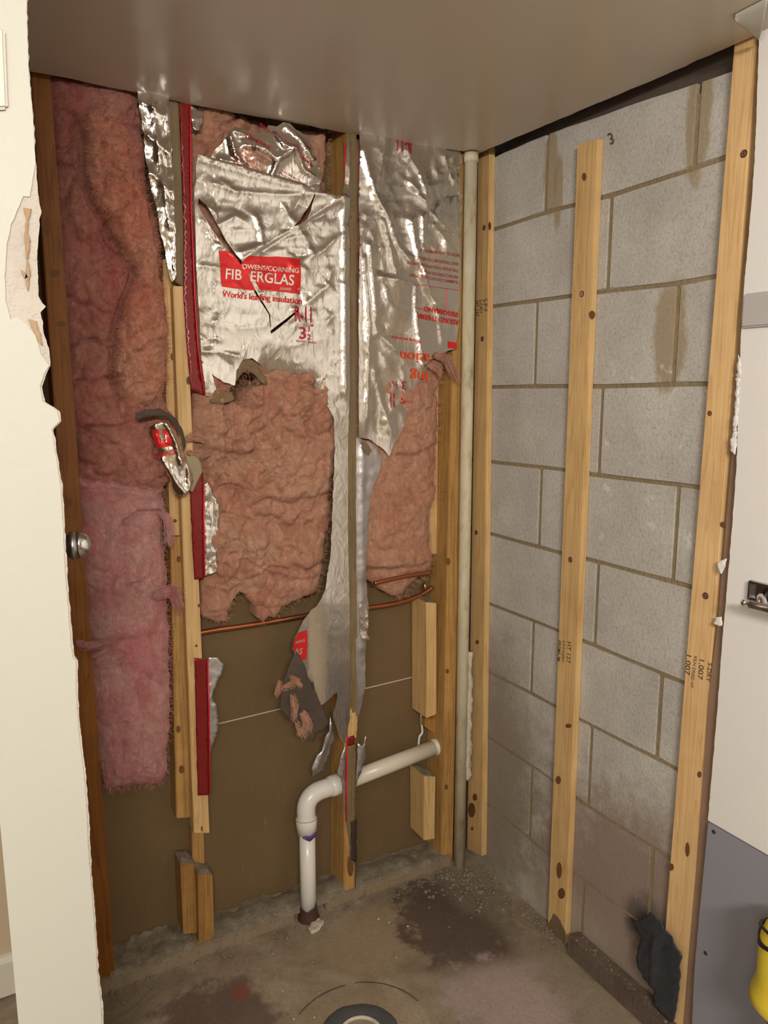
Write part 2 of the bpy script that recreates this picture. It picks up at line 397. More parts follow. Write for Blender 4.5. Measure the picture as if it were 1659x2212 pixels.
def blob(nt, pos, c, r, soft, nz, wob):
    """0..1 patch around c, with a ragged rim"""
    mp = N(nt, 'ShaderNodeMapping', vector_type='POINT'); mp.inputs['Location'].default_value = tuple(-a/b for a, b in zip(c, r)); mp.inputs['Scale'].default_value = tuple(1/b for b in r)
    nt.links.new(pos, mp.inputs[0]); ln = N(nt, 'ShaderNodeVectorMath', operation='LENGTH'); nt.links.new(mp.outputs[0], ln.inputs[0])
    d = math_(nt, 'ADD', ln.outputs['Value'], math_(nt, 'MULTIPLY', math_(nt, 'SUBTRACT', nz, .5), wob))
    mr = N(nt, 'ShaderNodeMapRange', interpolation_type='SMOOTHSTEP'); nt.links.new(d, mr.inputs['Value'])
    for k, v in (('From Min', 1.-soft), ('From Max', 1.), ('To Min', 1.), ('To Max', 0.)): mr.inputs[k].default_value = v
    return mr.outputs[0]
def blockmat():
    m, nt, b = newmat('concrete_block'); g = N(nt, 'ShaderNodeNewGeometry'); pos = g.outputs['Position']
    n1 = noise(nt, pos, 6., 5, .6); n2 = noise(nt, pos, 130., 4, .75); nz = noise(nt, pos, 14., 6, .7)
    col = ramp(nt, n1, [(.3, (.48, .46, .43)), (.7, (.64, .62, .59))])
    col = mix(nt, .7, col, ramp(nt, n2, [(.28, (.66, .64, .62)), (.5, (1, 1, 1)), (.75, (1.16, 1.16, 1.16))]), 'MULTIPLY')
    pits = N(nt, 'ShaderNodeTexVoronoi'); pits.inputs['Scale'].default_value = 150.; nt.links.new(pos, pits.inputs['Vector'])
    col = mix(nt, ramp(nt, pits.outputs['Distance'], [(.08, (.75, .75, .75)), (.2, (0, 0, 0))]), col, (.17, .15, .13))
    dusty = blob(nt, pos, (0, -.62, .16), (1, .46, .42), .5, nz, .9); col = mix(nt, math_(nt, 'MULTIPLY', dusty, .85), col, (.29, .205, .165))
    d2 = blob(nt, pos, (0, -.05, .28), (1, .34, .60), .6, nz, .8); col = mix(nt, math_(nt, 'MULTIPLY', d2, .75), col, (.24, .185, .125))
    d3 = blob(nt, pos, (0, -.42, .05), (1, .2, .13), .6, nz, .9); col = mix(nt, math_(nt, 'MULTIPLY', d3, .55), col, (.45, .39, .30))
    for cy, cz, ry, rz in ((-.25, 1.93, .028, .13), (-.665, 1.93, .035, .14), (-.63, 1.52, .05, .14), (-.28, 1.87, .02, .10)):
        s = blob(nt, pos, (0, cy, cz), (1, ry, rz), .35, nz, 1.1); col = mix(nt, math_(nt, 'MULTIPLY', s, .75), col, (.36, .27, .15))
    sk = P(1392, 2000, 'x', 0.); s = blob(nt, pos, tuple(sk), (1, .075, .10), .7, nz, .9); col = mix(nt, math_(nt, 'MULTIPLY', s, .8), col, (.06, .055, .055))
    wh = noise(nt, coords(nt, 'World', (1, 1, .8), (.6, 0, 0)), 26., 3, .5)
    band = blob(nt, pos, (0, -.62, 1.25), (1, .24, .35), .4, nz, .5)
    col = mix(nt, math_(nt, 'MULTIPLY', band, ramp(nt, wh, [(.64, (0, 0, 0)), (.70, (.7, .7, .7))])), col, (.80, .78, .74))
    nt.links.new(col, b.inputs['Base Color']); b.inputs['Roughness'].default_value = .95; b.inputs['Specular IOR Level'].default_value = .2
    bump(nt, b, n2, .5, .004); return m
BLOCK = blockmat()
MORTAR = plain('mortar', (.30, .235, .14), .95, 0, 90, 1., .3, bdist=.004)
def floormat():
    m, nt, b = newmat('concrete_floor'); g = N(nt, 'ShaderNodeNewGeometry'); pos = g.outputs['Position']
    nz = noise(nt, pos, 13., 6, .7); n1 = noise(nt, pos, 5., 6, .65, .6); n2 = noise(nt, pos, 170., 5, .75)
    col = ramp(nt, n1, [(.3, (.18, .14, .09)), (.5, (.31, .245, .17)), (.7, (.45, .37, .28))])
    def lay(c, r, soft, wob, k, colr):
        nonlocal col
        col = mix(nt, math_(nt, 'MULTIPLY', blob(nt, pos, c, r, soft, nz, wob), k), col, colr)
    lay((-.42, -.17, 0), (.20, .12, 1), .25, .5, .85, (.34, .255, .165))
    lay((-.22, -.22, 0), (.17, .24, 1), .35, 1.9, .85, (.085, .055, .048))
    lay((-.27, -.50, 0), (.19, .17, 1), .5, 1.9, .8, (.42, .33, .31))
    lay((-.88, -.22, 0), (.17, .13, 1), .4, 2.0, .8, (.13, .088, .07))
    lay((-.62, -.42, 0), (.17, .15, 1), .3, .3, .7, (.33, .25, .165))
    lay((-.80, -.17, 0), (.028, .03, 1), .5, .9, .8, (.27, .07, .05))
    lay((-.10, -.14, 0), (.10, .16, 1), .5, .8, .6, (.23, .19, .14))
    lay((-.1, -.5, 0), (.07, .34, 1), .6, .7, .5, (.30, .25, .19))
    sp = noise(nt, pos, 45., 3, .6); col = mix(nt, ramp(nt, sp, [(.7, (0, 0, 0)), (.78, (.5, .5, .5))]), col, (.42, .36, .30))
    col = mix(nt, .6, col, ramp(nt, n2, [(.3, (.65, .63, .6)), (.5, (1, 1, 1)), (.75, (1.3, 1.28, 1.25))]), 'MULTIPLY')
    nt.links.new(col, b.inputs['Base Color']); b.inputs['Roughness'].default_value = .75
    bump(nt, b, n2, .35, .004); return m
FLOOR = floormat()
def dustmat():
    m, nt, b = newmat('plaster_dust'); g = N(nt, 'ShaderNodeNewGeometry'); n1 = noise(nt, g.outputs['Position'], 30., 5, .7); n2 = noise(nt, g.outputs['Position'], 210., 4, .7)
    col = ramp(nt, n1, [(.3, (.20, .16, .11)), (.55, (.31, .26, .19)), (.75, (.42, .36, .28))]); col = mix(nt, .7, col, ramp(nt, n2, [(.3, (.6, .58, .55)), (.55, (1, 1, 1)), (.72, (1.5, 1.45, 1.4))]), 'MULTIPLY')
    nt.links.new(col, b.inputs['Base Color']); b.inputs['Roughness'].default_value = 1; bump(nt, b, n2, .8, .006); return m
DUST = dustmat()

# ------------------------------------------------------------------ structure
H = 2.015
bm = bmesh.new(); nx, ny = 90, 110
X = np.linspace(-2.4, .25, nx); Y = np.linspace(-3.7, .3, ny)
g = [[bm.verts.new((x, y, float(fbm(x, y, .35, 3, 3))*.003-.003)) for x in X] for y in Y]
for j in range(ny-1):
    for i in range(nx-1): bm.faces.new((g[j][i], g[j][i+1], g[j+1][i+1], g[j+1][i]))
fl = bm_obj('floor', bm, FLOOR, smooth=True); tag(fl, 'rough stained concrete floor', kind='structure')
# ceiling board of the shower alcove: its torn edge follows the two walls
ce = [P(u, v, 'z', H) for u, v in [(40, 150), (70, 155), (150, 170), (240, 190), (330, 207), (400, 224), (520, 246), (650, 269), (765, 291), (850, 305), (940, 319), (1035, 331), (1100, 304), (1180, 270), (1250, 241), (1330, 207), (1400, 178), (1480, 144), (1560, 108), (1640, 73)]]
edge = []
for a, b in zip(ce[:-1], ce[1:]):
    n = max(1, int((b-a).length/.012))
    for k in range(n):
        p = a.lerp(b, k/n); j = float(fbm(p.x, p.y, .05, 5, 4))*.006; edge.append(p+Vector((-abs(j) if p.y < -.06 else 0, -abs(j), 0)))
edge.append(ce[-1])
poly = [Vector((-1.35, edge[0].y, H))]+edge+[Vector((.0, -1.0, H)), Vector((-1.35, -1.0, H))]
bm = bmesh.new(); prism(bm, poly, (0, 0, .013)); ceil = bm_obj('ceiling', bm, CEIL); tag(ceil, 'brownish low ceiling board over the alcove', kind='structure')
bm = bmesh.new(); box(bm, (-2.4, -3.7, 2.40), (.25, -1.0, 2.42)); box(bm, (-2.4, -1.0, 2.028), (-1.35, .3, 2.06)); box(bm, (-2.4, -1.0, 2.028), (.25, -.985, 2.42))
tag(bm_obj('ceiling_room', bm, PAINT), 'room ceiling outside the alcove', kind='structure')
bm = bmesh.new(); box(bm, (-1.35, -.985, 2.16), (.2, .3, 2.2)); tag(bm_obj('ceiling_cavity', bm, PINE_DARK), 'dark joist space above the ceiling board', kind='structure')
# brown board behind the studs, two sheets with a pale gap between them
YB = .089
bm = bmesh.new()
sa, sb = P(475, 1563, 'y', YB), P(895, 1462, 'y', YB)
def seamz(x): return sa.z+(x-sa.x)*(sb.z-sa.z)/(sb.x-sa.x)
xl, xr = -1.2, .02
prism(bm, [(xl, YB, -.02), (xr, YB, -.02), (xr, YB, seamz(xr)-.0015), (xl, YB, seamz(xl)-.0015)], (0, .012, 0), .001)
prism(bm, [(xl, YB, seamz(xl)+.0015), (xr, YB, seamz(xr)+.0015), (xr, YB, 2.2), (xl, YB, 2.2)], (0, .012, 0), .001)
prism(bm, [(xl, YB+.0005, seamz(xl)-.0016), (xr, YB+.0005, seamz(xr)-.0016), (xr, YB+.0005, seamz(xr)+.0016), (xl, YB+.0005, seamz(xl)+.0016)], (0, .01, 0), mi=1)
tag(bm_obj('wall_back', bm, [BROWN, PLASTER]), 'brown board behind the open studs', kind='structure')
# side of the alcove behind the white wall, and the rest of the room
bm = bmesh.new(); box(bm, (-1.215, -.73, 0), (-1.20, .1, 2.2)); tag(bm_obj('wall_left_side', bm, BROWN), kind='structure')
bm = bmesh.new(); box(bm, (-2.4, .10, 0), (-1.215, .13, 2.4)); tag(bm_obj('wall_far', bm, BEIGE), 'beige wall beyond the white wall', kind='structure')
bm = bmesh.new(); prism(bm, [(-2.4, .10, 0), (-2.4, .086, 0), (-2.4, .086, .085), (-2.4, .092, .098), (-2.4, .10, .1)], (1.185, 0, 0)); tag(bm_obj('baseboard_far', bm, HALF_WHITE), kind='structure')
bm = bmesh.new(); box(bm, (-2.43, -3.7, 0), (-2.4, .13, 2.42)); tag(bm_obj('wall_room_left', bm, PAINT), kind='structure')
bm = bmesh.new(); box(bm, (-2.4, -3.73, 0), (.05, -3.7, 2.42)); tag(bm_obj('wall_near', bm, BEIGE), kind='structure')

# block wall: every block a raised face, mortar behind
MP = [[(1080, 492), (1179, 459), (1322, 421), (1499, 364), (1560, 342)],
      [(1072, 661), (1230, 640), (1310, 629), (1466, 612), (1539, 598)],
      [(1067, 836), (1225, 834), (1287, 835), (1522, 829)],
      [(1063, 998), (1215, 1014), (1275, 1025), (1508, 1052)],
      [(1060, 1153), (1208, 1194), (1268, 1207), (1493, 1268)],
      [(1057, 1304), (1203, 1361), (1260, 1385), (1478, 1475)],
      [(1053, 1449), (1196, 1524), (1254, 1555), (1460, 1661)],
      [(1052, 1590), (1194, 1685), (1247, 1728), (1442, 1850)],
      [(1052, 1736), (1182, 1845), (1242, 1887), (1390, 2000)],
      [(1052, 1880), (1128, 1951), (1183, 1990), (1240, 2037)]]
lines = []
for row in MP:
    q = bp(np.array([p[0] for p in row]), np.array([p[1] for p in row]), 'x', 0.); o = np.argsort(-q[:, 1]); lines.append((-q[o, 1], q[o, 2]))
def mz(k, s):
    s = np.asarray(s, float)
    if k < 0: return np.full(s.shape, 2.2)
    S, Z = lines[k]; return np.interp(s, S, Z)
JT = [[(1180, 370), (1505, 260)], [(1316, 520)], [(1157, 745), (1459, 726)], [(1297, 930)], [(1166, 1096), (1459, 1152)], [(1288, 1300)],
      [(1149, 1415), (1423, 1546)], [(1274, 1652)], [(1146, 1727), (1405, 1904)], [(1259, 1930)]]
bm = bmesh.new()
for k in range(11):
    if k < 10: js = [-bp(u, v, 'x', 0.)[1] for u, v in JT[k]]
    else: js = []
    if len(js) == 2: js = [js[0], js[1], js[1]+.4064]
    elif len(js) == 1: js = [js[0]-.4064 if js[0] > .42 else js[0], js[0], js[0]+.4064]
    else: js = [.2, .61, 1.0]
    js = sorted(set([round(j, 4) for j in js if j > .06])); bounds = [-.15]+js+[1.05]
    for a, b in zip(bounds[:-1], bounds[1:]):
        if b-a < .03: continue
        g = .0048; ss = np.linspace(a+g, b-g, 8)
        top = mz(k-1, ss)-g; bot = mz(k, ss)+g if k < 10 else np.full(8, -.05)
        if k == 0: top = np.full(8, 2.012)-np.clip(ss-.25, 0, 1)*.055-np.array([float(fbm(s, .3, .1, 4))*.004 for s in ss])
        pts = [(0, -s, z) for s, z in zip(ss, bot)]+[(0, -s, z) for s, z in zip(ss[::-1], top[::-1])]
        off = rng.uniform(-.0008, .0008)
        prism(bm, [(off, p[1], p[2]) for p in pts], (.09, 0, 0), .0022, 2)
prism(bm, [(.0028, .15, -.05), (.0028, -1.05, -.05), (.0028, -1.05, 1.935), (.0028, -.6, 1.975), (.0028, -.25, 2.0), (.0028, .15, 2.0)], (.08, 0, 0), mi=1)
# parging above the top course
prism(bm, [(.012, .15, 1.97), (.012, -1.05, 1.9), (.012, -1.05, 2.05), (.012, -.4, 2.035), (.012, .15, 2.02)], (.08, 0, 0), mi=2)
blk = bm_obj('wall_right', bm, [BLOCK, MORTAR, plain('parging', (.10, .075, .06), .95, 0, 60, .6, .3)]); tag(blk, 'grey concrete block wall', kind='structure')
m3 = text('pencil_mark', '3', (1311, 290), (26, -9), (9, 34), STAMP, blk, 'x', 0., .001)
bm = bmesh.new(); box(bm, (.10, -3.7, -.05), (.13, .3, 2.42)); tag(bm_obj('wall_outer', bm, GYPSUM), kind='structure')

# white wall on the left: board with a torn edge, painted skin in front
YL = -.75
LE = [(58, -60), (60, 60), (63, 150), (72, 250), (78, 350), (83, 430), (88, 455), (84, 500), (80, 560), (84, 640), (92, 655), (99, 662), (88, 675), (95, 720), (105, 752), (110, 790), (100, 808), (90, 835), (97, 868), (128, 888), (133, 910), (116, 928), (121, 965), (128, 1000), (135, 1050), (140, 1130), (142, 1180), (146, 1250), (152, 1320), (158, 1400), (162, 1421), (168, 1427), (168, 1480), (172, 1550), (177, 1610), (183, 1650), (188, 1700), (193, 1780), (196, 1850), (203, 1940), (210, 2030), (214, 2100), (222, 2170), (224, 2212), (232, 2330)]
def dens(pl, st, amp, seed):
    o = []
    for a, b in zip(pl[:-1], pl[1:]):
        k = max(1, int(math.dist(a, b)/st))
        for t in range(k):
            x = a[0]+(b[0]-a[0])*t/k; y = a[1]+(b[1]-a[1])*t/k
            o.append((x+amp*float(fbm(x, y, 14, seed, 4)), y))
    return o+[pl[-1]]
core = [P(u, v, 'y', YL+.002) for u, v in dens(LE, 5, 3, 2)]
xl0 = P(40, 2212, 'y', YL).x
zt, zb = 2.40, 0.
cp = [Vector((xl0, YL+.002, zb)), Vector((core[-1].x, YL+.002, zb))]+core[::-1]+[Vector((core[0].x, YL+.002, zt)), Vector((xl0, YL+.002, zt))]
bm = bmesh.new(); prism(bm, cp, (0, .011, 0), mi=1)
notch = [(66, 425), (52, 424), (42, 448), (26, 485), (16, 530), (12, 600), (14, 650), (24, 690), (40, 687), (62, 703), (78, 725), (90, 765)]
LS = [p for p in LE if p[1] < 425]+notch+[(u-3, v) for u, v in LE if v > 770]
skin = [P(u-1.5, v, 'y', YL) for u, v in dens(LS, 5, 1.6, 4)]
sp = [Vector((xl0, YL, zb)), Vector((skin[-1].x, YL, zb))]+skin[::-1]+[Vector((skin[0].x, YL, zt)), Vector((xl0, YL, zt))]
prism(bm, sp, (0, .0019, 0), mi=0)
bm2 = bm
wl = bm_obj('wall_left', bm, [PAINT, GYPSUM]); tag(wl, 'white painted wall end with a torn edge and gouge', kind='structure')
# torn paper tongues inside the gouge
for k, (o_, a_) in enumerate([([(50, 450), (68, 452), (64, 470), (60, 500), (66, 520), (60, 560), (66, 590), (60, 630), (54, 600), (57, 560), (52, 510), (56, 480)], .002), ([(44, 582), (55, 590), (60, 600), (52, 602)], .002), ([(60, 690), (80, 694), (88, 720), (92, 748), (80, 735), (70, 712)], .0015)]):
    sheet('torn_paper', ragged(o_, 4, 1.5, k+3, 9), a_, PAPER, wl, 'y', YL+.002, 5, thick=.001)
bm = bmesh.new(); box(bm, (xl0+.004, YL+.0131, 0), (-1.222, YL+.1, 2.4), .002); tag(bm_obj('trim_1', bm, PINE), 'jamb stud behind the white wall end', kind='structure')
# switch plate on the white wall
t = thing('switch_plate', 'white wall plate, only its edge in view, high on the white wall end', 'switch', P(6, 240, 'y', YL))
bm = bmesh.new(); prism(bm, [P(-52, 60, 'y', YL-.0005), P(-52, 243, 'y', YL-.0005), P(17, 238, 'y', YL-.0005), P(10, 64, 'y', YL-.0005)], (0, -.006, 0), .003, 3); bm_obj('cover', bm, HALF_WHITE, t)
bm = bmesh.new(); prism(bm, [P(-28, 128, 'y', YL-.0066), P(-28, 175, 'y', YL-.0066), P(-8, 174, 'y', YL-.0066), P(-9, 127, 'y', YL-.0066)], (0, -.008, 0), .002); bm_obj('toggle', bm, PVC_BRIGHT, t)

# ------------------------------------------------------------------ boards
def board(name, quad, ax, val, depth, mat, label, cat='stud', group=None, bev=.0018, kind=None, knots=(), screws=(), stamps=()):
    """quad = TL, TR, BR, BL pixels of its room-side face on plane ax = val; depth in metres away from the room"""
    v = {'x': (depth, 0, 0), 'y': (0, depth, 0)}[ax]
    pts = [P(u, w_, ax, val) for u, w_ in quad]
    base = (pts[2]+pts[3])/2
    simple = not (knots or screws or stamps)
    bm = bmesh.new(); prism(bm, pts, v, bev)
    if simple:
        o = bm_obj(name, bm, mat); tag(o, label, cat, group, kind); return o
    t = thing(name, label, cat, base, group)
    bm_obj('board', bm, mat, t)
    i = AX[ax]
    for ku, kv, ru, rv in knots:
        sheet('knot', [(ku+ru*math.cos(a), kv+rv*math.sin(a)) for a in np.linspace(0, 2*math.pi, 15)[:-1]], .0003, KNOT, t, ax, val, 4, smooth=False)
    for su, sv in screws:
        c = P(su, sv, ax, val); n = Vector((-1, 0, 0)) if ax == 'x' else Vector((0, -1, 0))
        bm = bmesh.new(); tube_bm(bm, [c-n*.001, c+n*.0007], .0068, 24, mi=1); tube_bm(bm, [c, c+n*.0012], [.0046, .0046], 20, mi=0); tube_bm(bm, [c, c+n*.0016], [.0015, .0015], 6, mi=1)
        s = bm_obj('screw', bm, [SCREW, SCREW_DARK], t)
    for s_, o_, ex, ey in stamps: text('stamp', s_, o_, ex, ey, STAMP, t, ax, val, .0006)
    return t
# back wall studs
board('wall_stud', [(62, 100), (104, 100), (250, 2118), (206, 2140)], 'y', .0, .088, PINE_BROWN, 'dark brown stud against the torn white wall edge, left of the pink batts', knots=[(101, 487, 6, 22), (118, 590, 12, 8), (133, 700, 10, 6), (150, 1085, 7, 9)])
board('wall_stud', [(747, 250), (768, 250), (767, 1944), (743, 1944)], 'y', .0, .088, PINE_GOLD, 'long stud standing alone in the middle of the back wall', knots=[(757, 1870, 7, 24), (752, 1740, 8, 14)])
t = thing('stud_edge_strip', 'olive stained strip covering the front of the middle stud', 'strip', P(757, 1640, 'y', 0))
bm = bmesh.new(); prism(bm, [P(747, 284, 'y', -.001), P(769, 286, 'y', -.001), P(768, 900, 'y', -.001), P(771, 1540, 'y', -.001), P(770, 1556, 'y', -.001), P(749, 1552, 'y', -.001), P(748, 1000, 'y', -.001)], (0, -.003, 0), .0008); bm_obj('strip', bm, OLIVE, t)
for u, v in [(757, 312), (759, 470), (757, 540), (756, 700), (755, 900), (757, 1120), (755, 1330)]:
    bm = bmesh.new(); c = P(u, v, 'y', -.0042); tube_bm(bm, [c+Vector((0, 0, .004)), c-Vector((0, 0, .004))], .0007, 6); bm_obj('staple', bm, SCREW_DARK, t)
tag(sheet('stud_splinter', ragged([(745, 1562), (752, 1548), (757, 1528), (761, 1540), (768, 1535), (770, 1575), (768, 1592), (745, 1598)], 4, 1.5, 3, 8), lambda u, v: .003+.002*fbm(u, v, 8, 4, 2), PINE, None, 'y', -.002, 4, thick=.004, smooth=False), 'pale splintered wood patch low on the middle stud', 'wood')
tag(sheet('stud_edge_strip', ragged([(748, 1610), (768, 1612), (768, 1840), (770, 1862), (760, 1868), (756, 1830), (748, 1780)], 6, 2, 3, 14), .001, OLIVE, None, 'y', -.001, 6, thick=.002), 'dark rotten strip left on the foot of the middle stud', 'strip')
tag(sheet('rot_patch', ragged([(756, 1775), (770, 1770), (769, 1860), (758, 1858)], 5, 2, 3, 12), .0035, ROT, None, 'y', -.001, 6, thick=.002), 'blackened rotten patch near the foot of the middle stud', 'stain')
board('wall_stud', [(985, 325), (1003, 325), (974, 1862), (944, 1862)] and [(985, 325), (1010, 325), (978, 1862), (953, 1858)], 'y', .0, .088, PINE_GOLD, 'orange corner stud behind the tall pipe', knots=[(968, 1213, 5, 8), (966, 1450, 4, 5), (970, 560, 5, 7), (964, 1700, 4, 6)])
board('nailer_board', [(925, 640), (950, 640), (944, 1197), (927, 1197)], 'y', .055, .03, PINE, 'pale nailer board beside the right-hand pink batt', 'board')
def block(quad, val, depth, label, mat=PINE, dust=False, name='wood_block'):
    t = thing(name, label, 'block', P(*quad[3], 'y', val)); bm = bmesh.new(); prism(bm, [P(u, v, 'y', val) for u, v in quad], (0, depth, 0), .0015); bm_obj('block', bm, mat, t)
    if dust:
        a, b = P(*quad[0], 'y', val), P(*quad[1], 'y', val); bm = bmesh.new(); nx, ny = 16, 16; g = []
        for j in range(ny):
            g.append([])
            for i in range(nx):
                s, r = i/(nx-1), j/(ny-1); p = a.lerp(b, s)+Vector((0, depth*r, 0)); e = min(s, 1-s, r, 1-r)*4
                p.z += .0005+min(1, e)*(.006+.004*float(fbm(p.x, p.y, .012, 5, 3))); g[-1].append(bm.verts.new(p))
        for j in range(ny-1):
            for i in range(nx-1): bm.faces.new((g[j][i], g[j][i+1], g[j+1][i+1], g[j+1][i]))
        o = bm_obj('dust', bm, DUST, t, True); o['kind'] = 'stuff'
    return t
block([(921, 1301), (943, 1303), (943, 1543), (921, 1552)], .003, .080, 'pale wood block on the corner stud, above the white waste pipe', dust=True)
block([(916, 1676), (941, 1678), (939, 1812), (916, 1816)], .003, .080, 'pale wood block on the corner stud, below the white waste pipe', dust=True)
board('wood_offcut', [(917, 1552), (952, 1552), (948, 1590), (917, 1570)], 'y', .05, .02, PINE_OLD, 'brown wood wedge just above the end of the white waste pipe', 'wood')
# doubled stud at the left
board('sistered_stud', [(376, 560), (401, 560), (453, 1801), (419, 1801)] and [(374, 618), (402, 618), (453, 1800), (419, 1800)], 'y', .0, .040, PINE, 'pale front stud of the doubled pair beside the pink batts', knots=[(407, 822, 5, 9), (430, 1308, 3, 4), (424, 1395, 3, 3), (436, 1790, 2, 6)])
board('backing_stud', [(352, 560), (384, 560), (402, 1157), (368, 1157)], 'y', .030, .058, PINE, 'upper pale rear stud of the doubled pair, behind the crumpled foil scrap', knots=[(378, 1200-75, 4, 4), (372, 770, 4, 8)])
board('backing_stud', [(368, 1159), (402, 1159), (414, 1766), (381, 1768)], 'y', .030, .058, PINE_GOLD, 'lower darker rear stud of the doubled pair, hanging short of the floor', knots=[(386, 1208, 5, 7), (385, 1575, 5, 8), (392, 1662, 6, 9)])
board('cripple_stud', [(412, 1700), (438, 1700), (443, 1900), (417, 1900)], 'y', .052, .036, PINE_GOLD, 'short stud piece showing between the hanging stud and the floor blocks')
block([(427, 1886), (459, 1890), (464, 2050), (430, 2052)], .0, .050, 'right-hand upright block standing on the bottom plate below the doubled stud', PINE_OLD, True, 'stud_stub')
block([(390, 1868), (420, 1864), (427, 2016), (396, 2018)], .022, .064, 'left-hand upright block on the bottom plate, dust on its top', PINE_OLD, True, 'stud_stub')
board('stud_edge_strip', [(356, 214), (386, 222), (402, 618), (374, 606)] and [(358, 200), (386, 206), (401, 622), (375, 606)], 'y', -.002, .03, OLIVE, 'olive stained strip at the top of the doubled stud, between foil and red tape', 'strip')
# bottom plate of the back wall
board('bottom_plate', [(215, 2122), (636, 1970), (636, 1999), (215, 2165)], 'y', -.012, .098, PLATE_WOOD, 'dusty wooden bottom plate left of the white pipe, under the doubled stud', 'board', bev=.003)
board('bottom_plate', [(704, 1946), (975, 1848), (975, 1874), (704, 1972)], 'y', -.012, .098, PLATE_WOOD, 'dusty wooden bottom plate right of the white pipe, under the middle stud', 'board', bev=.003)
# dust heaps in the stud bays, lying on the plate
def heap(pts_back, pts_front, label, seed):
    n = 60; bm = bmesh.new(); rows = 12
    B = [P(u, v, 'y', .086) for u, v in pts_back]; F = [P(u, v, 'y', -.014) for u, v in pts_front]
    def at(L, s):
        s *= len(L)-1; i = min(int(s), len(L)-2); return L[i].lerp(L[i+1], s-i)
    g = []
    for j in range(rows):
        r = j/(rows-1); g.append([])
        for i in range(n):
            s = i/(n-1); p = at(F, s).lerp(at(B, s), r); x = p.x
            z = max(p.z, .030)+(.006+.006*r)*float(fbm(x, p.y, .03, seed, 4))+.0025*float(fbm(x, p.y, .007, seed+5, 2))+.014*math.sin(math.pi*min(1, r*1.1))*(.6+.6*float(fbm(x, 0, .08, seed+3, 2)))
            if j == 0: z = .022
            g[-1].append(bm.verts.new((p.x, p.y, z)))
    for j in range(rows-1):
        for i in range(n-1): bm.faces.new((g[j][i], g[j][i+1], g[j+1][i+1], g[j+1][i]))
    o = bm_obj('plaster_dust', bm, DUST, smooth=True); tag(o, label, 'dust', kind='stuff')
heap([(228, 2045), (300, 2020), (360, 1995), (395, 2010)], [(240, 2128), (330, 2096), (425, 2060)], 'grey plaster dust heaped between the dark stud and the floor blocks', 1)
heap([(450, 2010), (540, 1975), (600, 1955), (640, 1930), (700, 1915), (742, 1930)], [(462, 2045), (600, 1998), (745, 1948)], 'grey plaster dust heaped around the foot of the white pipe', 2)
heap([(765, 1885), (850, 1855), (910, 1830), (950, 1850)], [(770, 1938), (860, 1905), (958, 1870)], 'grey plaster dust heaped between the middle stud and the corner', 5)
# furring strips on the block wall
XF = -.019
board('furring_strip', [(1033, 300), (1058, 300), (1041, 1850), (1008, 1834)], 'x', XF, .0185, PINE, 'furring strip in the corner beside the tall pipe, full height', 'furring strip', 'wood furring strips on the block wall',
      knots=[(1031, 1387, 4, 5), (1019, 1750, 8, 16), (1026, 1722, 5, 8), (1076-18, 488, 3, 9), (1022, 853, 3, 4), (1020, 1790, 3, 4)], screws=[(1046, 492), (1042, 732), (1029, 1150)],
      stamps=[('HT 127', (1028, 650), (.3, 11), (9, -2.5)), ('S-DRY', (1036, 648), (.3, 11), (9, -2.5)), ('S-P-F', (1045, 646), (.3, 14), (11, -3))])
f2_ = board('furring_strip', [(1247, 312), (1291, 299), (1219, 2069), (1181, 2040)], 'x', XF, .0185, PINE, 'shorter furring strip in the middle of the block wall, stopping below the ceiling', 'furring strip', 'wood furring strips on the block wall',
      knots=[(1262, 382, 5, 9), (1279, 680, 7, 9), (1206, 1685, 6, 9), (1208, 1880, 6, 18), (1213, 1930, 8, 12), (1228, 1568, 7, 5)], screws=[(1257, 635), (1232, 1209)],
      stamps=[('PREMIUM', (1206, 1382), (-.5, 11), (9, 3)), ('S-P-F S-DRY', (1216, 1383), (-.5, 9), (8, 3)), ('HT 127', (1226, 1384), (-.5, 15), (12, 4))])
sheet('damp_stain', ragged([(1184, 1995), (1196, 1972), (1208, 1985), (1222, 2015), (1219, 2064), (1183, 2038)], 5, 2, 3, 10), .0004, plain('damp_wood', (.20, .13, .08), .8, var=.5), f2_, 'x', XF, 5)
board('furring_strip', [(1588, 60), (1638, 40), (1476, 2240), (1414, 2290)], 'x', XF, .0185, PINE_ORANGE, 'wide orange furring strip next to the white wall panel', 'furring strip', 'wood furring strips on the block wall',
      knots=[(1533, 893, 5, 6), (1562, 1133, 7, 6), (1511, 1673, 5, 7), (1450, 1873, 6, 8), (1485, 1835, 5, 16)], screws=[(1607, 332), (1524, 1287)],
      stamps=[('1.007', (1484, 1410), (-2, 21), (15, 4)), ('KILN DRIED HT', (1500, 1416), (-1.3, 10), (9, 3)), ('1.007', (1512, 1420), (-2, 21), (15, 4)), ('S-DRY', (1530, 1430), (-1.5, 15), (12, 4))])
# sole plate at the foot of the block wall
bm = bmesh.new(); a, b = bp(1224, 2045, 'x', -.042), bp(1400, 2212, 'x', -.042)
box(bm, (-.042, -.90, 0), (-.001, float(a[1]), .052), .004); tag(bm_obj('sole_plate', bm, PINE_DARK), 'dark dirty wooden plate on the floor along the block wall', 'board')

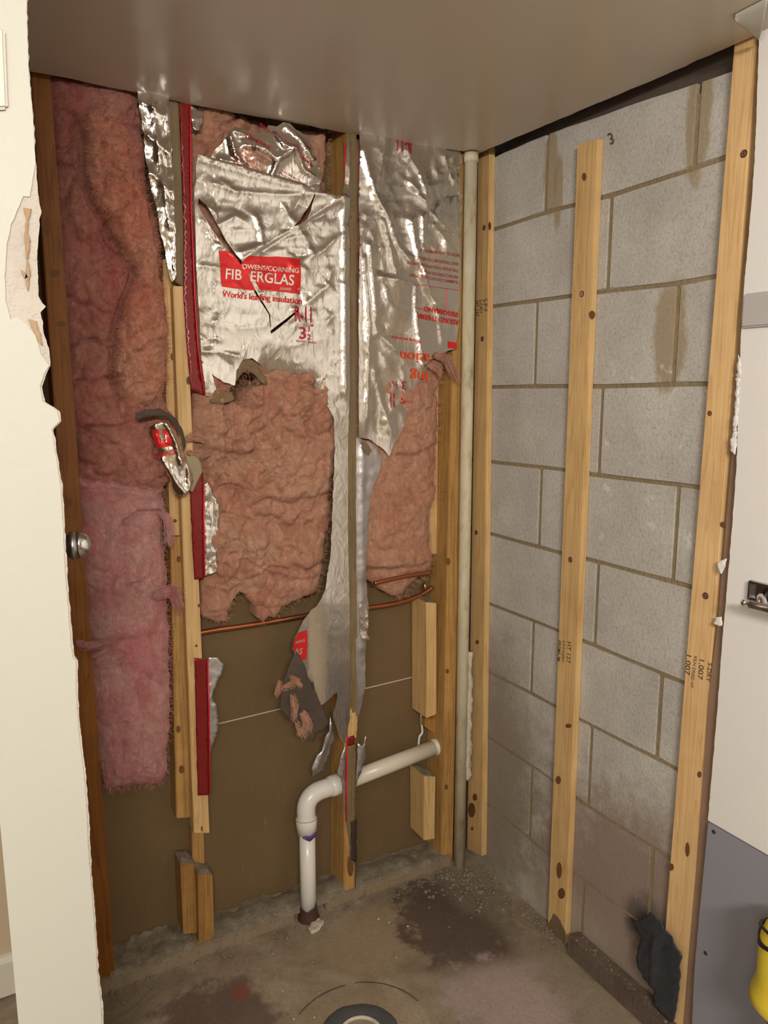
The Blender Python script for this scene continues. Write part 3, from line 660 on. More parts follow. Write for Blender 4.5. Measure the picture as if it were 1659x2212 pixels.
# ------------------------------------------------------------------ insulation
def batt_disp(ol, base, edge, lumps, seed, extra=None, scale=70, fold=.6):
    def f(u, v):
        d = seg_dist(u, v, ol, True)[0]; e = 1-np.exp(-d/edge)
        z = base*e-.02*(1-e)
        wu = u+22*fbm(u, v, 60, seed+9, 3); wv = v+22*fbm(u, v, 60, seed+19, 3)
        bil = np.abs(fbm(wu, wv, scale*1.1, seed+5, 1, False, 1., .8))*1.6
        bil2 = np.abs(fbm(wu, wv, scale*.45, seed+6, 3, False, 1.1, .8))*1.5
        z = z+lumps*(fbm(wu, wv, scale*1.4, seed, 3)*.7+(np.minimum(bil, .5)-.3)*1.5*fold+(np.minimum(bil2, .45)-.25)*1.1*fold)*e+.0035*fbm(wu, wv, 11, seed+2, 3, True)
        z = z-lumps*1.1*np.exp(-np.abs(fbm(wu+10*fbm(u, v, 22, seed+30, 2), wv, scale*1.15, seed+31, 2, False, .85, 1.))/.045)*np.clip(fbm(u, v, 120, seed+33, 2)*2+.7, 0, 1)
        z = z-lumps*.6*np.exp(-np.abs(fbm(wu, wv, scale*.5, seed+41, 2))/.06)*np.clip(fbm(u, v, 90, seed+43, 2)*2+.5, 0, 1)
        if extra: z = z+extra(u, v)
        return z
    return f
def ribbons(name, paths, wd, mat, par):
    """thin glass fibres: paths (n, k, 3) become slim ribbons"""
    paths = np.asarray(paths); n, k, _ = paths.shape; t = np.gradient(paths, axis=1)
    sd = np.cross(t, np.array([.15, 1., .1])); sd /= np.linalg.norm(sd, axis=2, keepdims=True)+1e-9
    tp = np.minimum(1, np.linspace(.0, 1, k)[::-1]*3+.15)[None, :, None]
    W = np.stack([paths-sd*wd*tp, paths+sd*wd*tp], 2).reshape(-1, 3)
    i = (np.arange(n)[:, None]*k+np.arange(k-1)[None, :]).ravel()*2
    F = np.stack([i, i+1, i+3, i+2], 1)
    me = bpy.data.meshes.new(name); me.from_pydata(W.tolist(), [], F.tolist()); me.update()
    o = link(name, me, mat, par, True); o['kind'] = 'stuff'; return o
def fuzz(par, ol, disp, mat, n, edge=False, val=0., L=(.008, .028), wd=.00028, vmin=-1e9, holes=()):
    ol = np.array(ol, float)
    if edge:
        d = np.roll(ol, -1, 0)-ol; w_ = np.hypot(d[:, 0], d[:, 1]); i = rng.choice(len(ol), n*2, p=w_/w_.sum()); s_ = rng.random(n*2)[:, None]
        q = ol[i]+d[i]*s_; nr = np.stack([d[i][:, 1], -d[i][:, 0]], 1)/(w_[i][:, None]+1e-9); nr *= np.where(inside(q[:, 0]+nr[:, 0]*4, q[:, 1]+nr[:, 1]*4, ol), -1, 1)[:, None]; q = q-nr*5
        ang = np.arctan2(-nr[:, 1], nr[:, 0])+rng.normal(0, .7, n*2)
    else:
        lo, hi = ol.min(0), ol.max(0); q = lo+(hi-lo)*rng.random((n*4, 2)); q = q[inside(q[:, 0], q[:, 1], ol)]
        ang = 3*fbm(q[:, 0], q[:, 1], 60, 77, 2)+rng.normal(0, .8, len(q))+1.2
    m = q[:, 1] > vmin; q = q[m][:n]; ang = ang[m][:n]; m = len(q); K = 5
    ll = rng.uniform(L[0], L[1], m)*(.6 if edge else 1.); px = 1/.00105; c = rng.normal(0, 1.3, m)
    P2 = [q]; a = ang.copy()
    for j in range(K-1):
        P2.append(P2[-1]+np.stack([np.cos(a), -np.sin(a)], 1)*(ll*px/(K-1))[:, None]); a = a+c*.45
    P2 = np.stack(P2, 1)
    if edge: base = disp(q[:, 0], q[:, 1])[:, None]+np.zeros((m, K)); base = np.maximum(base, -.02)+rng.uniform(-.004, .012, m)[:, None]
    else: base = disp(P2[..., 0].ravel(), P2[..., 1].ravel()).reshape(m, K)+.0006
    base = base+np.linspace(0, 1, K)[None, :]*rng.uniform(0, .006, m)[:, None]
    W = bp(P2[..., 0], P2[..., 1], 'y', val); W[..., 1] -= base
    return ribbons('loose_fibres', W, wd, mat, par)
def wisp(par, pts, r, mat, val=-.02, seed=1, n=90):
    p = np.array([tuple(a) for a in spline([P(u, v, 'y', val) for u, v in pts], 4)]); k = len(p); rg = np.random.default_rng(seed)
    env = (.35+.65*np.sin(np.pi*np.linspace(.1, .95, k)))[None, :, None]
    off = rg.normal(0, .55, (n, 1, 3))*r*env; wob = np.cumsum(rg.normal(0, .16, (n, k, 3)), 1)*r
    cut = rg.uniform(.55, 1, n); idx = (np.linspace(0, 1, k)[None, :]*cut[:, None]+rg.uniform(0, 1, n)[:, None]*(1-cut)[:, None])*(k-1)
    i0 = np.minimum(idx.astype(int), k-2); f_ = (idx-i0)[..., None]; base = p[i0]*(1-f_)+p[i0+1]*f_
    return ribbons('fibre_wisp', base+off+wob, .0005, mat, par)
def groove(poly, amp, wd):
    return lambda u, v: -amp*np.exp(-(seg_dist(u, v, poly)[0]/wd)**2)
G = 'pink fibreglass batts in the back wall'
# 1 upper left batt with its folded-over roll
o1 = ragged([(104, 150), (300, 178), (303, 250), (312, 340), (322, 430), (340, 490), (350, 560), (356, 640), (362, 700), (360, 800), (352, 860), (370, 890), (395, 930), (405, 970), (392, 1000), (372, 1040), (356, 1062), (310, 1062), (262, 1052), (225, 1045), (172, 1036), (170, 970), (149, 812), (131, 575), (116, 360)], 7, 4, 2, 22, skip=(0, 20, 21, 22, 23, 24))
fl1 = [(158, 240), (178, 300), (178, 400), (192, 440), (225, 478), (238, 520), (285, 592), (262, 650), (240, 720), (236, 800), (250, 860)]
def fold1(u, v):
    d, s, _ = seg_dist(u, v, fl1); inb = (v > 200) & (v < 900)
    rs = np.where(s < 0, 1., 0.)*np.clip((v-225)/40, 0, 1)*np.clip((905-v)/60, 0, 1)
    z = rs*(.018*(1-np.exp(-d/18))+.010*np.exp(-((d-26)/22)**2))-.016*np.exp(-(d/6)**2)*np.clip((v-225)/40, 0, 1)*np.clip((905-v)/60, 0, 1)
    for pl, a, w_ in (([(240, 520), (280, 560), (300, 555), (285, 592)], .012, 5), ([(175, 270), (215, 262), (250, 300)], .01, 7), ([(112, 230), (150, 245), (165, 300), (140, 325), (112, 315)], .012, 6),
                      ([(320, 440), (333, 520), (345, 600)], .01, 6), ([(170, 925), (250, 925), (310, 905), (350, 890)], .012, 7), ([(175, 1000), (205, 1015), (225, 990)], .01, 9), ([(265, 760), (280, 840), (275, 900)], .008, 7)):
        z = z-a*np.exp(-(seg_dist(u, v, pl)[0]/w_)**2)
    return z
d1 = batt_disp(o1, .012, 26, .016, 3, fold1, 80, .8)
b1 = thing('insulation_batt', 'upper left fibreglass batt, aged orange-pink and folded over along its middle', 'insulation', P(250, 1062, 'y', .04), G)
sheet('batt', o1, d1, ROSE, b1, 'y', 0., 4., skirt=.082)
rp = [(176, 262), (215, 255), (250, 280), (275, 330), (300, 400), (318, 450), (338, 520), (350, 600), (356, 700), (356, 800), (350, 862), (300, 880), (255, 862), (242, 800), (245, 720), (268, 650), (292, 592), (246, 522), (232, 478), (198, 438), (184, 398), (184, 300)]
d1r = lambda u, v: d1(u, v)+(.003+.010*(1-np.exp(-seg_dist(u, v, rp, True)[0]/8))+.010*(np.abs(fbm(u+14*fbm(u, v, 40, 3), v, 34, 4, 3, False, 1.8, .7))*1.6-.2))*np.clip((900-v)/90, .0, 1)-.001*(v > 895)
sheet('folded_layer', ragged(rp, 5, 7, 7, 26), d1r, ORANGE_FLUFF, b1, 'y', 0., 4., skirt=.02)
fuzz(b1, o1, d1, ROSE, 2600); fuzz(b1, rp, d1r, ORANGE_FLUFF, 1800); fuzz(b1, o1, d1, ROSE, 500, edge=True); fuzz(b1, rp, d1r, ORANGE_FLUFF, 500, edge=True)
# 2 lower left batt
o2 = ragged([(166, 1030), (230, 1038), (300, 1052), (356, 1054), (360, 1110), (358, 1180), (366, 1290), (370, 1420), (369, 1600), (362, 1680), (345, 1700), (305, 1704), (262, 1708), (238, 1716), (228, 1700), (216, 1630), (205, 1500), (186, 1275), (173, 1139)], 7, 3.5, 5, 18, skip=(15, 16, 17, 18))
def ex2(u, v):
    z = 0
    for pl, a, w_ in (([(175, 1060), (250, 1062), (350, 1075)], .012, 8), ([(265, 1130), (300, 1105), (345, 1106), (356, 1130), (358, 1180)], .016, 5), ([(180, 1175), (230, 1172), (300, 1180)], .005, 10), ([(200, 1390), (260, 1385), (330, 1372)], .006, 9), ([(262, 1640), (262, 1600), (266, 1560)], .006, 8), ([(215, 1480), (300, 1470), (360, 1480)], .004, 12)):
        z = z-a*np.exp(-(seg_dist(u, v, pl)[0]/w_)**2)
    return z
b2 = thing('insulation_batt', 'lower left bright pink fibreglass batt hanging above bare brown board', 'insulation', P(290, 1710, 'y', .04), G)
sheet('batt', o2, (d2 := batt_disp(o2, .010, 20, .0085, 8, ex2, 100, .25)), PINK, b2, 'y', 0., 4., skirt=.082)
fuzz(b2, o2, d2, PINK, 3000); fuzz(b2, o2, d2, PINK, 900, edge=True)
wisp(b2, [(166, 1385), (185, 1392), (215, 1392), (255, 1380)], .006, PINK, -.03)
wisp(b2, [(330, 1290), (350, 1284), (372, 1278), (385, 1305), (388, 1318)], .009, PINK, -.02, 4)
wisp(b2, [(345, 1110), (362, 1120), (366, 1160), (368, 1180)], .006, PINK, -.012, 6)
wisp(b2, [(200, 1420), (222, 1408), (240, 1395)], .004, PINK, -.02, 9)
# 3 middle batt
o3 = ragged([(412, 205), (560, 240), (700, 268), (720, 272), (718, 420), (745, 470), (745, 900), (726, 1000), (716, 1120), (708, 1190), (700, 1245), (688, 1285), (650, 1302), (615, 1315), (603, 1340), (590, 1338), (575, 1352), (562, 1340), (556, 1312), (540, 1290), (524, 1282), (508, 1300), (498, 1330), (492, 1346), (468, 1346), (444, 1338), (442, 1250), (434, 1120), (428, 1010), (400, 975), (396, 950), (420, 930), (424, 860), (418, 600)], 7, 4, 9, 22, skip=(0, 1, 2, 3, 4, 5, 31, 32))
h3 = ragged([(505, 800), (520, 776), (545, 782), (566, 812), (572, 830), (545, 835), (528, 850), (530, 868), (516, 880), (498, 862), (495, 840)], 6, 4, 3, 14)
def ex3(u, v):
    z = -.010*np.clip((640-v)/60, 0, 1)
    z = z-.05*np.clip((818-v)/60, 0, 1)*np.exp(-((u-625)/90)**2)
    z = z+.013*fbm(u, v, 130, 57, 2)+.018*np.exp(-((u-640)/75)**2-((v-870)/55)**2)+.012*np.exp(-((u-560)/90)**2-((v-1130)/120)**2)
    for pl, a, w_ in (([(410, 985), (470, 975), (520, 985), (560, 975)], .014, 6), ([(480, 940), (510, 965), (520, 1000)], .010, 6), ([(640, 870), (660, 930), (690, 945), (715, 930)], .014, 6),
                      ([(480, 1110), (530, 1120), (570, 1140), (620, 1110)], .010, 6), ([(690, 1060), (680, 1120), (640, 1160), (650, 1200)], .010, 8), ([(470, 1280), (500, 1290), (520, 1270)], .014, 8), ([(600, 890), (560, 930), (550, 960)], .008, 6), ([(620, 1200), (650, 1240), (690, 1230)], .010, 8)):
        z = z-a*np.exp(-(seg_dist(u, v, pl)[0]/w_)**2)
    return z
b3 = thing('insulation_batt', 'large middle fibreglass batt, ragged and partly covered by the printed foil', 'insulation', P(590, 1350, 'y', .04), G)
d3 = batt_disp(o3, .006, 22, .020, 13, ex3, 66, 1.2)
sheet('batt', o3, d3, SALMON, b3, 'y', .004, 4., holes=[h3], skirt=.082)
fuzz(b3, o3, d3, SALMON, 4000, val=.004, vmin=800); fuzz(b3, o3, d3, SALMON, 1000, edge=True, val=.004)
wisp(b3, [(400, 950), (420, 945), (450, 955)], .008, SALMON, -.012, 3); wisp(b3, [(405, 978), (430, 982), (455, 975)], .007, SALMON, -.012, 5)
# 4 right batt
o4 = ragged([(772, 280), (930, 310), (980, 322), (984, 500), (982, 740), (965, 800), (948, 850), (950, 930), (946, 1020), (946, 1070), (934, 1130), (928, 1172), (941, 1205), (936, 1238), (912, 1258), (885, 1290), (862, 1294), (838, 1282), (812, 1262), (800, 1235), (776, 1215), (774, 900)], 7, 4, 12, 20, skip=(0, 1, 2, 3, 20, 21))
def ex4(u, v):
    z = -.012*np.clip((800-v)/60, 0, 1)-.018*np.clip((v-1225)/15, 0, 1)
    z = z+.014*np.exp(-((u-880)/50)**2-((v-860)/60)**2)+.014*np.exp(-((u-860)/50)**2-((v-1160)/60)**2)
    for pl, a, w_ in (([(860, 985), (900, 985), (945, 965)], .012, 6), ([(855, 1095), (880, 1095), (900, 1080), (890, 1060)], .012, 8), ([(880, 940), (900, 950)], .012, 8), ([(830, 1160), (870, 1150), (890, 1120)], .008, 7), ([(810, 1235), (870, 1228), (930, 1222)], .014, 7)):
        z = z-a*np.exp(-(seg_dist(u, v, pl)[0]/w_)**2)
    return z
b4 = thing('insulation_batt', 'narrow fibreglass batt between the middle stud and the corner stud', 'insulation', P(860, 1294, 'y', .04), G)
sheet('batt', o4, (d4 := batt_disp(o4, .006, 20, .014, 21, ex4, 66, 1.)), SALMON, b4, 'y', .004, 4., skirt=.082)
fuzz(b4, o4, d4, SALMON, 2200, val=.004, vmin=780); fuzz(b4, o4, d4, SALMON, 700, edge=True, val=.004, vmin=780)
wisp(b4, [(940, 768), (965, 775), (978, 800), (992, 830)], .008, SALMON, -.022, 3)
wisp(b4, [(925, 790), (945, 800), (950, 812)], .006, SALMON, -.02, 8)

# ------------------------------------------------------------------ foil
def folds(F, seed, wr=.004, ws=38, sx=1., sy=1., fine=.0006, box_=None, nc=70, ang=.35, spread=.7, amp=.0026):
    """relief of a metal sheet: soft undulation, hand-placed folds and many short straight creases"""
    rg = np.random.default_rng(seed); C = []
    if box_ is not None:
        u0, v0, u1, v1 = box_
        for _ in range(nc):
            x, y = rg.uniform(u0, u1), rg.uniform(v0, v1); t_ = rg.normal(ang, spread); L = rg.uniform(14, 60); b_ = rg.normal(0, .5)
            q = [(x, y), (x+L*.5*math.cos(t_), y+L*.5*math.sin(t_)), (x+L*.5*math.cos(t_)+L*.5*math.cos(t_+b_), y+L*.5*math.sin(t_)+L*.5*math.sin(t_+b_))]
            C.append((q, rg.choice([-1, 1])*amp*rg.uniform(.3, 1.)**1.5, rg.uniform(2.5, 6.5)))
    def f(u, v):
        z = wr*fbm(u, v, ws*1.5, seed, 2, False, sx, sy)+wr*.35*fbm(u, v, ws, seed+8, 2, True, sx, sy)+fine*fbm(u, v, ws*.3, seed+3, 2, True, sy, sx)
        for pl, a, w_ in F: z = z+a*np.exp(-seg_dist(u, v, pl)[0]/w_)
        for pl, a, w_ in C:
            m = (np.abs(u-pl[1][0]) < 75) & (np.abs(v-pl[1][1]) < 75)
            if m.any():
                d, _, par = seg_dist(u[m], v[m], pl); z[m] += a*np.exp(-d/w_)*np.sin(np.pi*np.clip(par, .02, .98))**.5
        return z
    return f
# logo sheet in the middle bay
f_mid0 = folds([([(425, 352), (520, 380), (640, 412), (730, 440)], .006, 12), ([(520, 560), (590, 520), (640, 490), (700, 450), (730, 430)], .007, 9), ([(545, 470), (556, 500), (560, 530), (515, 548)], .006, 6),
                ([(455, 400), (500, 418), (600, 425), (690, 425)], .005, 10), ([(560, 545), (620, 505), (700, 460)], -.005, 7), ([(658, 655), (700, 620), (706, 590)], .005, 9), ([(430, 480), (470, 490), (500, 470)], .004, 8),
                ([(735, 440), (736, 700), (737, 850)], .008, 9), ([(425, 760), (470, 762), (510, 770)], .006, 9), ([(660, 560), (690, 545), (715, 520)], .004, 8), ([(620, 470), (655, 520), (665, 545)], .004, 6),
                ([(440, 700), (500, 712), (570, 705)], .003, 10), ([(430, 575), (480, 585)], .003, 8)], 31, .0045, 60, .7, 1.5, .0006, (415, 340, 748, 900), 150, .3, .7, .0036)
def f_mid(u, v):
    z = f_mid0(u, v)+.016
    lip = np.clip((v-(735+.35*(u-560)))/95, 0, 1)*np.clip((u-550)/25, 0, 1)*np.clip((705-u)/40, 0, 1)
    z = z-.050*lip**1.8
    lo = np.clip((v-850)/100, 0, 1); z = z*(1-.75*lo)+.006*lo
    z = z+.010*np.clip((v-1150)/150, 0, 1)
    # the folded top edge stands proud
    z = z+.006*np.exp(-np.abs(v-(341+(u-420)*.285))/6)*np.clip((560-v)/100, 0, 1)
    return z
FG = 'torn foil facings'
t = thing('foil_facing', 'printed silver foil facing across the middle bay, torn and hanging beside the middle stud', 'foil', P(700, 1520, 'y', 0))
om = [(420, 341), (480, 352), (560, 375), (640, 398), (690, 424), (729, 430), (737, 400), (740, 330), (747, 303), (747, 500), (748, 900), (748, 1300), (749, 1545), (744, 1570), (736, 1600), (728, 1590), (718, 1560), (712, 1540), (722, 1500), (721, 1490), (700, 1508), (683, 1522), (672, 1510), (655, 1455), (640, 1415), (629, 1400), (633, 1377), (650, 1345), (666, 1322), (684, 1297), (696, 1272), (704, 1230), (711, 1179), (716, 1061), (719, 980), (716, 905), (700, 872), (675, 838), (679, 820), (650, 818), (620, 822), (588, 822), (568, 812), (563, 793), (548, 780), (540, 774), (519, 778), (506, 800), (502, 833), (478, 826), (452, 806), (462, 841), (450, 856), (441, 855), (430, 770), (426, 685), (420, 580), (415, 440)]
om = ragged(om, 6, 1.6, 4, 16, skip=(0, 1, 2, 3, 9, 10, 53, 54, 55, 56))
slit1 = [(422, 446), (434, 470), (456, 505), (480, 537), (503, 563), (512, 573), (524, 594), (536, 616), (549, 641), (563, 661), (575, 681), (577, 708), (579, 708), (578, 681), (566, 659), (552, 639), (539, 613), (527, 590), (516, 567), (502, 549), (484, 524), (462, 488), (440, 448), (424, 432)]
slit2 = [(515, 570), (545, 550), (580, 528), (625, 497), (640, 480), (650, 466), (657, 455), (663, 440), (668, 425), (672, 427), (668, 445), (666, 462), (656, 482), (640, 492), (600, 521), (560, 546), (530, 562)]
slit2 = [(628, 492), (642, 478), (649, 465), (657, 455), (664, 441), (669, 424), (671, 427), (667, 445), (664, 460), (655, 478), (642, 487)]
slit3 = [(578, 716), (590, 706), (612, 690), (640, 668), (641, 671), (616, 694), (594, 712), (580, 722)]
slit4 = [(742-2, 700), (743, 702)]
foil_mid = sheet('foil_sheet', om, f_mid, FOIL, t, 'y', 0., 4., holes=[slit1, slit2, slit3])
# printed logo: OWENS/CORNING FIBERGLAS panel, cut by the same tears
lg = [(468, 544), (488, 545), (506, 562), (514, 574), (520, 565), (530, 556), (548, 556), (600, 557), (642, 561), (643, 600), (644, 637), (600, 632), (556, 628), (545, 610), (530, 590), (537, 612), (547, 630), (500, 625), (474, 621), (471, 590)]
lg = ragged(lg, 6, .5, 3, 12)
lp_ = sheet('logo_panel', lg, lambda u, v: surf(foil_mid)(u, v)+.0010, RED, foil_mid, 'y', 0., 3.)
s_mid = surf(foil_mid)
def T(s, o, ex, ey, mat, f=None, par=None, off=.0018, name='lettering', sq=1.): return text(name, s, o, ex, ey, mat, par or foil_mid, 'y', 0., off, f or s_mid, sub=.08, squash=sq)
T('FIB', (480, 604), (31, 2.5), (1, -31), SILVER_PRINT, sq=.92); T('ERGLAS', (533, 609), (30, 3.0), (1, -31), SILVER_PRINT, sq=.92)
T('OWENS/CORNING', (516, 583), (15.5, 1.2), (.4, -15), SILVER_PRINT, sq=.92); T('®', (636, 628), (6, .4), (0, -6), SILVER_PRINT); T('///////////', (598, 628), (8, .4), (0, -8), SILVER_PRINT)
T("World's lea", (476, 643), (18.5, 1.7), (.3, -19), RED, sq=.86); T('ding insulation', (551, 649), (18.5, 1.7), (.3, -19), RED, sq=.90)
T('R-11', (629, 695), (34, 3), (.8, -48), CRIMSON, sq=.62); T('3', (638, 732), (37, 3), (0, -36), CRIMSON); T('1', (657, 715), (17, 1), (0, -16), CRIMSON); T('"', (664, 715), (17, 1), (0, -18), CRIMSON); T('2', (657, 734), (16, 1), (0, -16), CRIMSON); T('_', (655, 715), (18, 1), (0, -8), CRIMSON)
T('INCHES THICK', (633, 739), (6.5, .7), (0, -6), RED_FAINT)
# second logo, low on the hanging sheet
lg2 = ragged([(641, 1366), (661, 1359), (662, 1390), (659, 1422), (648, 1424), (640, 1426), (634, 1408), (630, 1398), (634, 1380)], 5, .4, 3, 9)
sheet('logo_panel', lg2, lambda u, v: s_mid(u, v)+.0010, RED, foil_mid, 'y', 0., 3.)
T('AS', (632, 1412), (17, -1), (3, -19), SILVER_PRINT, sq=.9, off=.002); T('NING', (635, 1389), (9, -2.5), (1, -9), SILVER_PRINT, off=.002, sq=.9); T('on', (645, 1438), (10, -.5), (1, -10), RED)
# curled flap showing the fuzzy kraft side
of = ragged([(622, 1412), (630, 1398), (640, 1418), (650, 1445), (665, 1480), (680, 1510), (692, 1535), (699, 1552), (688, 1566), (672, 1574), (666, 1592), (650, 1586), (636, 1578), (634, 1560), (615, 1545), (594, 1518), (600, 1475), (612, 1435)], 6, 2, 6, 14)
flap = sheet('folded_flap', of, lambda u, v: .030+.010*np.exp(-seg_dist(u, v, [(640, 1420), (695, 1550)])[0]/15)+.003*fbm(u, v, 16, 5, 3, True), FOIL_BACK, t, 'y', 0., 5., thick=.0012)
for k, pts in enumerate([[(606, 1488), (630, 1478), (650, 1470)], [(628, 1460), (645, 1475), (650, 1485)], [(630, 1500), (636, 1530), (634, 1560)], [(650, 1540), (660, 1560), (655, 1590)], [(655, 1535), (668, 1560), (670, 1580)], [(640, 1560), (648, 1580), (660, 1596)], [(605, 1470), (602, 1490), (598, 1505)], [(645, 1590), (655, 1575), (668, 1590)]]):
    w_ = wisp(flap, pts, .0075, SALMON, -.042, 30+k, 26)
# strip hanging behind, over the pipe elbow
tag(sheet('foil_scrap', ragged([(712, 1545), (722, 1575), (724, 1592), (720, 1605), (712, 1630), (700, 1660), (686, 1668), (676, 1678), (671, 1660), (682, 1635), (694, 1620), (700, 1590), (708, 1578)], 5, 1.5, 7, 10), folds([([(716, 1560), (705, 1600), (680, 1660)], .008, 7)], 41, .003, 20), FOIL_DULL, None, 'y', .012, 4.5, thick=.0006), 'twisted dull foil strip hanging above the elbow of the waste pipe', 'foil')
# foil along the right side of the middle stud, lower
f_rs = folds([([(782, 960), (780, 1200), (781, 1400)], .006, 6), ([(795, 1080), (786, 1250)], .004, 5)], 44, .004, 36, 1, 1, .0005, (768, 945, 826, 1560), 30, 1.4, .4, .003)
fr = thing('foil_facing', 'narrow dull foil strip hanging down the right side of the middle stud', 'foil', P(780, 1690, 'y', 0))
sheet('foil_sheet', ragged([(768, 945), (800, 956), (826, 984), (818, 1020), (803, 1060), (797, 1100), (792, 1180), (790, 1250), (796, 1310), (793, 1340), (790, 1400), (789, 1440), (787, 1490), (780, 1530), (773, 1558), (768, 1540), (769, 1300)], 6, 1.4, 3, 14, skip=(16,)), f_rs, FOIL_DULL, fr, 'y', -.003, 5.)
sheet('foil_curl', ragged([(772, 1300), (786, 1296), (792, 1340), (788, 1366), (794, 1378), (782, 1383), (774, 1374)], 4, 1, 3, 8), lambda u, v: .010+.008*np.exp(-np.abs(v-1375)/10)+.002*fbm(u, v, 12, 5, 2, True), FOIL_CRUMPLED, fr, 'y', -.003, 4.)
sheet('kraft_corner', ragged([(776, 948), (790, 958), (800, 972), (792, 985), (780, 968)], 4, 1, 3, 8), lambda u, v: .009+u*0, KRAFT, fr, 'y', -.003, 4.)
tag(sheet('foil_scrap', ragged([(773, 1605), (783, 1612), (791, 1588), (789, 1640), (780, 1665), (772, 1685), (769, 1700), (770, 1650)], 5, 1.2, 7, 9), folds([([(780, 1600), (778, 1670)], .004, 5)], 47, .003, 16), FOIL_DULL, None, 'y', -.006, 4.5, thick=.0005), 'grey foil remnant beside the middle stud in front of the waste pipe', 'foil')
tag(sheet('foil_scrap', ragged([(733, 1640), (746, 1610), (747, 1660), (747, 1760), (742, 1740), (738, 1680), (728, 1670)], 5, 1.2, 9, 9), folds([([(740, 1620), (742, 1740)], .003, 5)], 49, .003, 16), FOIL_DULL, None, 'y', -.003, 4.5, thick=.0005), 'thin grey foil remnant left of the middle stud, at the purple pipe joint', 'foil')
# right bay sheet
rf = [([(775, 330), (800, 420), (830, 470), (850, 530), (880, 570)], .010, 8), ([(790, 530), (800, 640), (805, 720)], .008, 8), ([(870, 330), (900, 380), (915, 430)], .008, 7), ([(880, 480), (895, 560), (915, 620), (935, 660)], .011, 6),
      ([(905, 470), (908, 600)], .008, 5), ([(950, 340), (975, 400)], .007, 6), ([(815, 600), (880, 615)], .007, 7), ([(890, 620), (893, 700), (905, 790)], .010, 4), ([(820, 480), (840, 560), (850, 600)], .006, 8), ([(778, 560), (790, 700), (785, 900)], .006, 8),
      ([(940, 680), (948, 740)], .006, 4), ([(810, 720), (850, 760)], .005, 7), ([(800, 800), (820, 880), (835, 930)], .005, 7), ([(930, 490), (980, 560)], .006, 8), ([(880, 400), (940, 480), (975, 510)], .006, 8), ([(812, 390), (826, 300)], .006, 8)]
f_r0 = folds(rf, 61, .007, 50, 1.3, .7, .0007, (770, 285, 990, 980), 130, 1.15, .5, .0038)
f_right = lambda u, v: f_r0(u, v)+.014
orr = ragged([(770, 284), (860, 298), (940, 316), (988, 326), (989, 420), (989, 520), (986, 640), (984, 700), (978, 752), (958, 760), (942, 770), (922, 778), (906, 795), (906, 808), (895, 830), (885, 855), (876, 872), (868, 905), (862, 925), (852, 945), (840, 965), (832, 985), (822, 970), (808, 960), (792, 948), (769, 945), (769, 700)], 6, 1.8, 8, 14, skip=(0, 1, 2, 25, 26))
t = thing('foil_facing', 'wrinkled foil facing with upside-down red print, beside the tall pipe', 'foil', P(860, 985, 'y', 0))
fr2 = sheet('foil_sheet', orr, f_right, FOIL, t, 'y', 0., 4.)
s_right = surf(fr2)
def TR(s, o, ex, ey, mat, sq=1., off=.0012): return T(s, o, ex, ey, mat, s_right, fr2, off, sq=sq)
TR('ation', (922, 766), (-33, -3), (0, 31), ORANGE_PRINT, .98); TR('ing', (918, 806), (-34, -3), (0, 31), ORANGE_PRINT)
TR('3', (872, 825), (-26, -2), (0, 24), CRIMSON); TR('½', (853, 824), (-16, -1), (0, 18), CRIMSON); TR('11', (849, 850), (-24, -2), (0, 44), CRIMSON, .62); TR('s', (872, 856), (-34, -2), (0, 36), RED)
TR('R-11', (884, 308), (-30, -4), (-2, 40), CRIMSON, .66)
TR('ASSURED THERMAL', (984, 693), (-17, -3), (0, 16), RED, .62); TR('PERFORMANCE', (982, 676), (-16, -3), (0, 15), RED, .66)
for k, (s, y) in enumerate([('MEETS ALL REQUIREMENTS OF', 548), ('READ THIS BEFORE YOU INSTALL', 566), ('THE HIGHER THE R-VALUE THE GREATER', 580), ('INSTRUCTIONS FOR INSTALLING', 594), ('FLAMMABLE DO NOT LEAVE EXPOSED', 605)]):
    TR(s, (982, y+4), (-10, -1.6), (0, 9), RED_FAINT, .60)
TR('This facing must be installed', (900, 736), (-9, -1.5), (0, 9), RED, .60)
for a, b in (((893, 616), (983, 628)), ((893, 666), (982, 678)), ((958, 624), (957, 674))):
    n = 14; pts = [(a[0]+(b[0]-a[0])*i/n, a[1]+(b[1]-a[1])*i/n) for i in range(n+1)]; bm = bmesh.new()
    uv = np.array(pts); W = bp(uv[:, 0], uv[:, 1], 'y', 0.); W[:, 1] -= s_right(uv[:, 0], uv[:, 1])+.0008; tube_bm(bm, [Vector(p) for p in W], .0007, 5); bm_obj('printed_line', bm, RED, fr2)
lg3 = [(961, 738), (979, 741), (978, 754), (961, 752)]
sheet('logo_panel', ragged(lg3, 5, .2, 3, 9), lambda u, v: s_right(u, v)+.001, RED, fr2, 'y', 0., 4.)
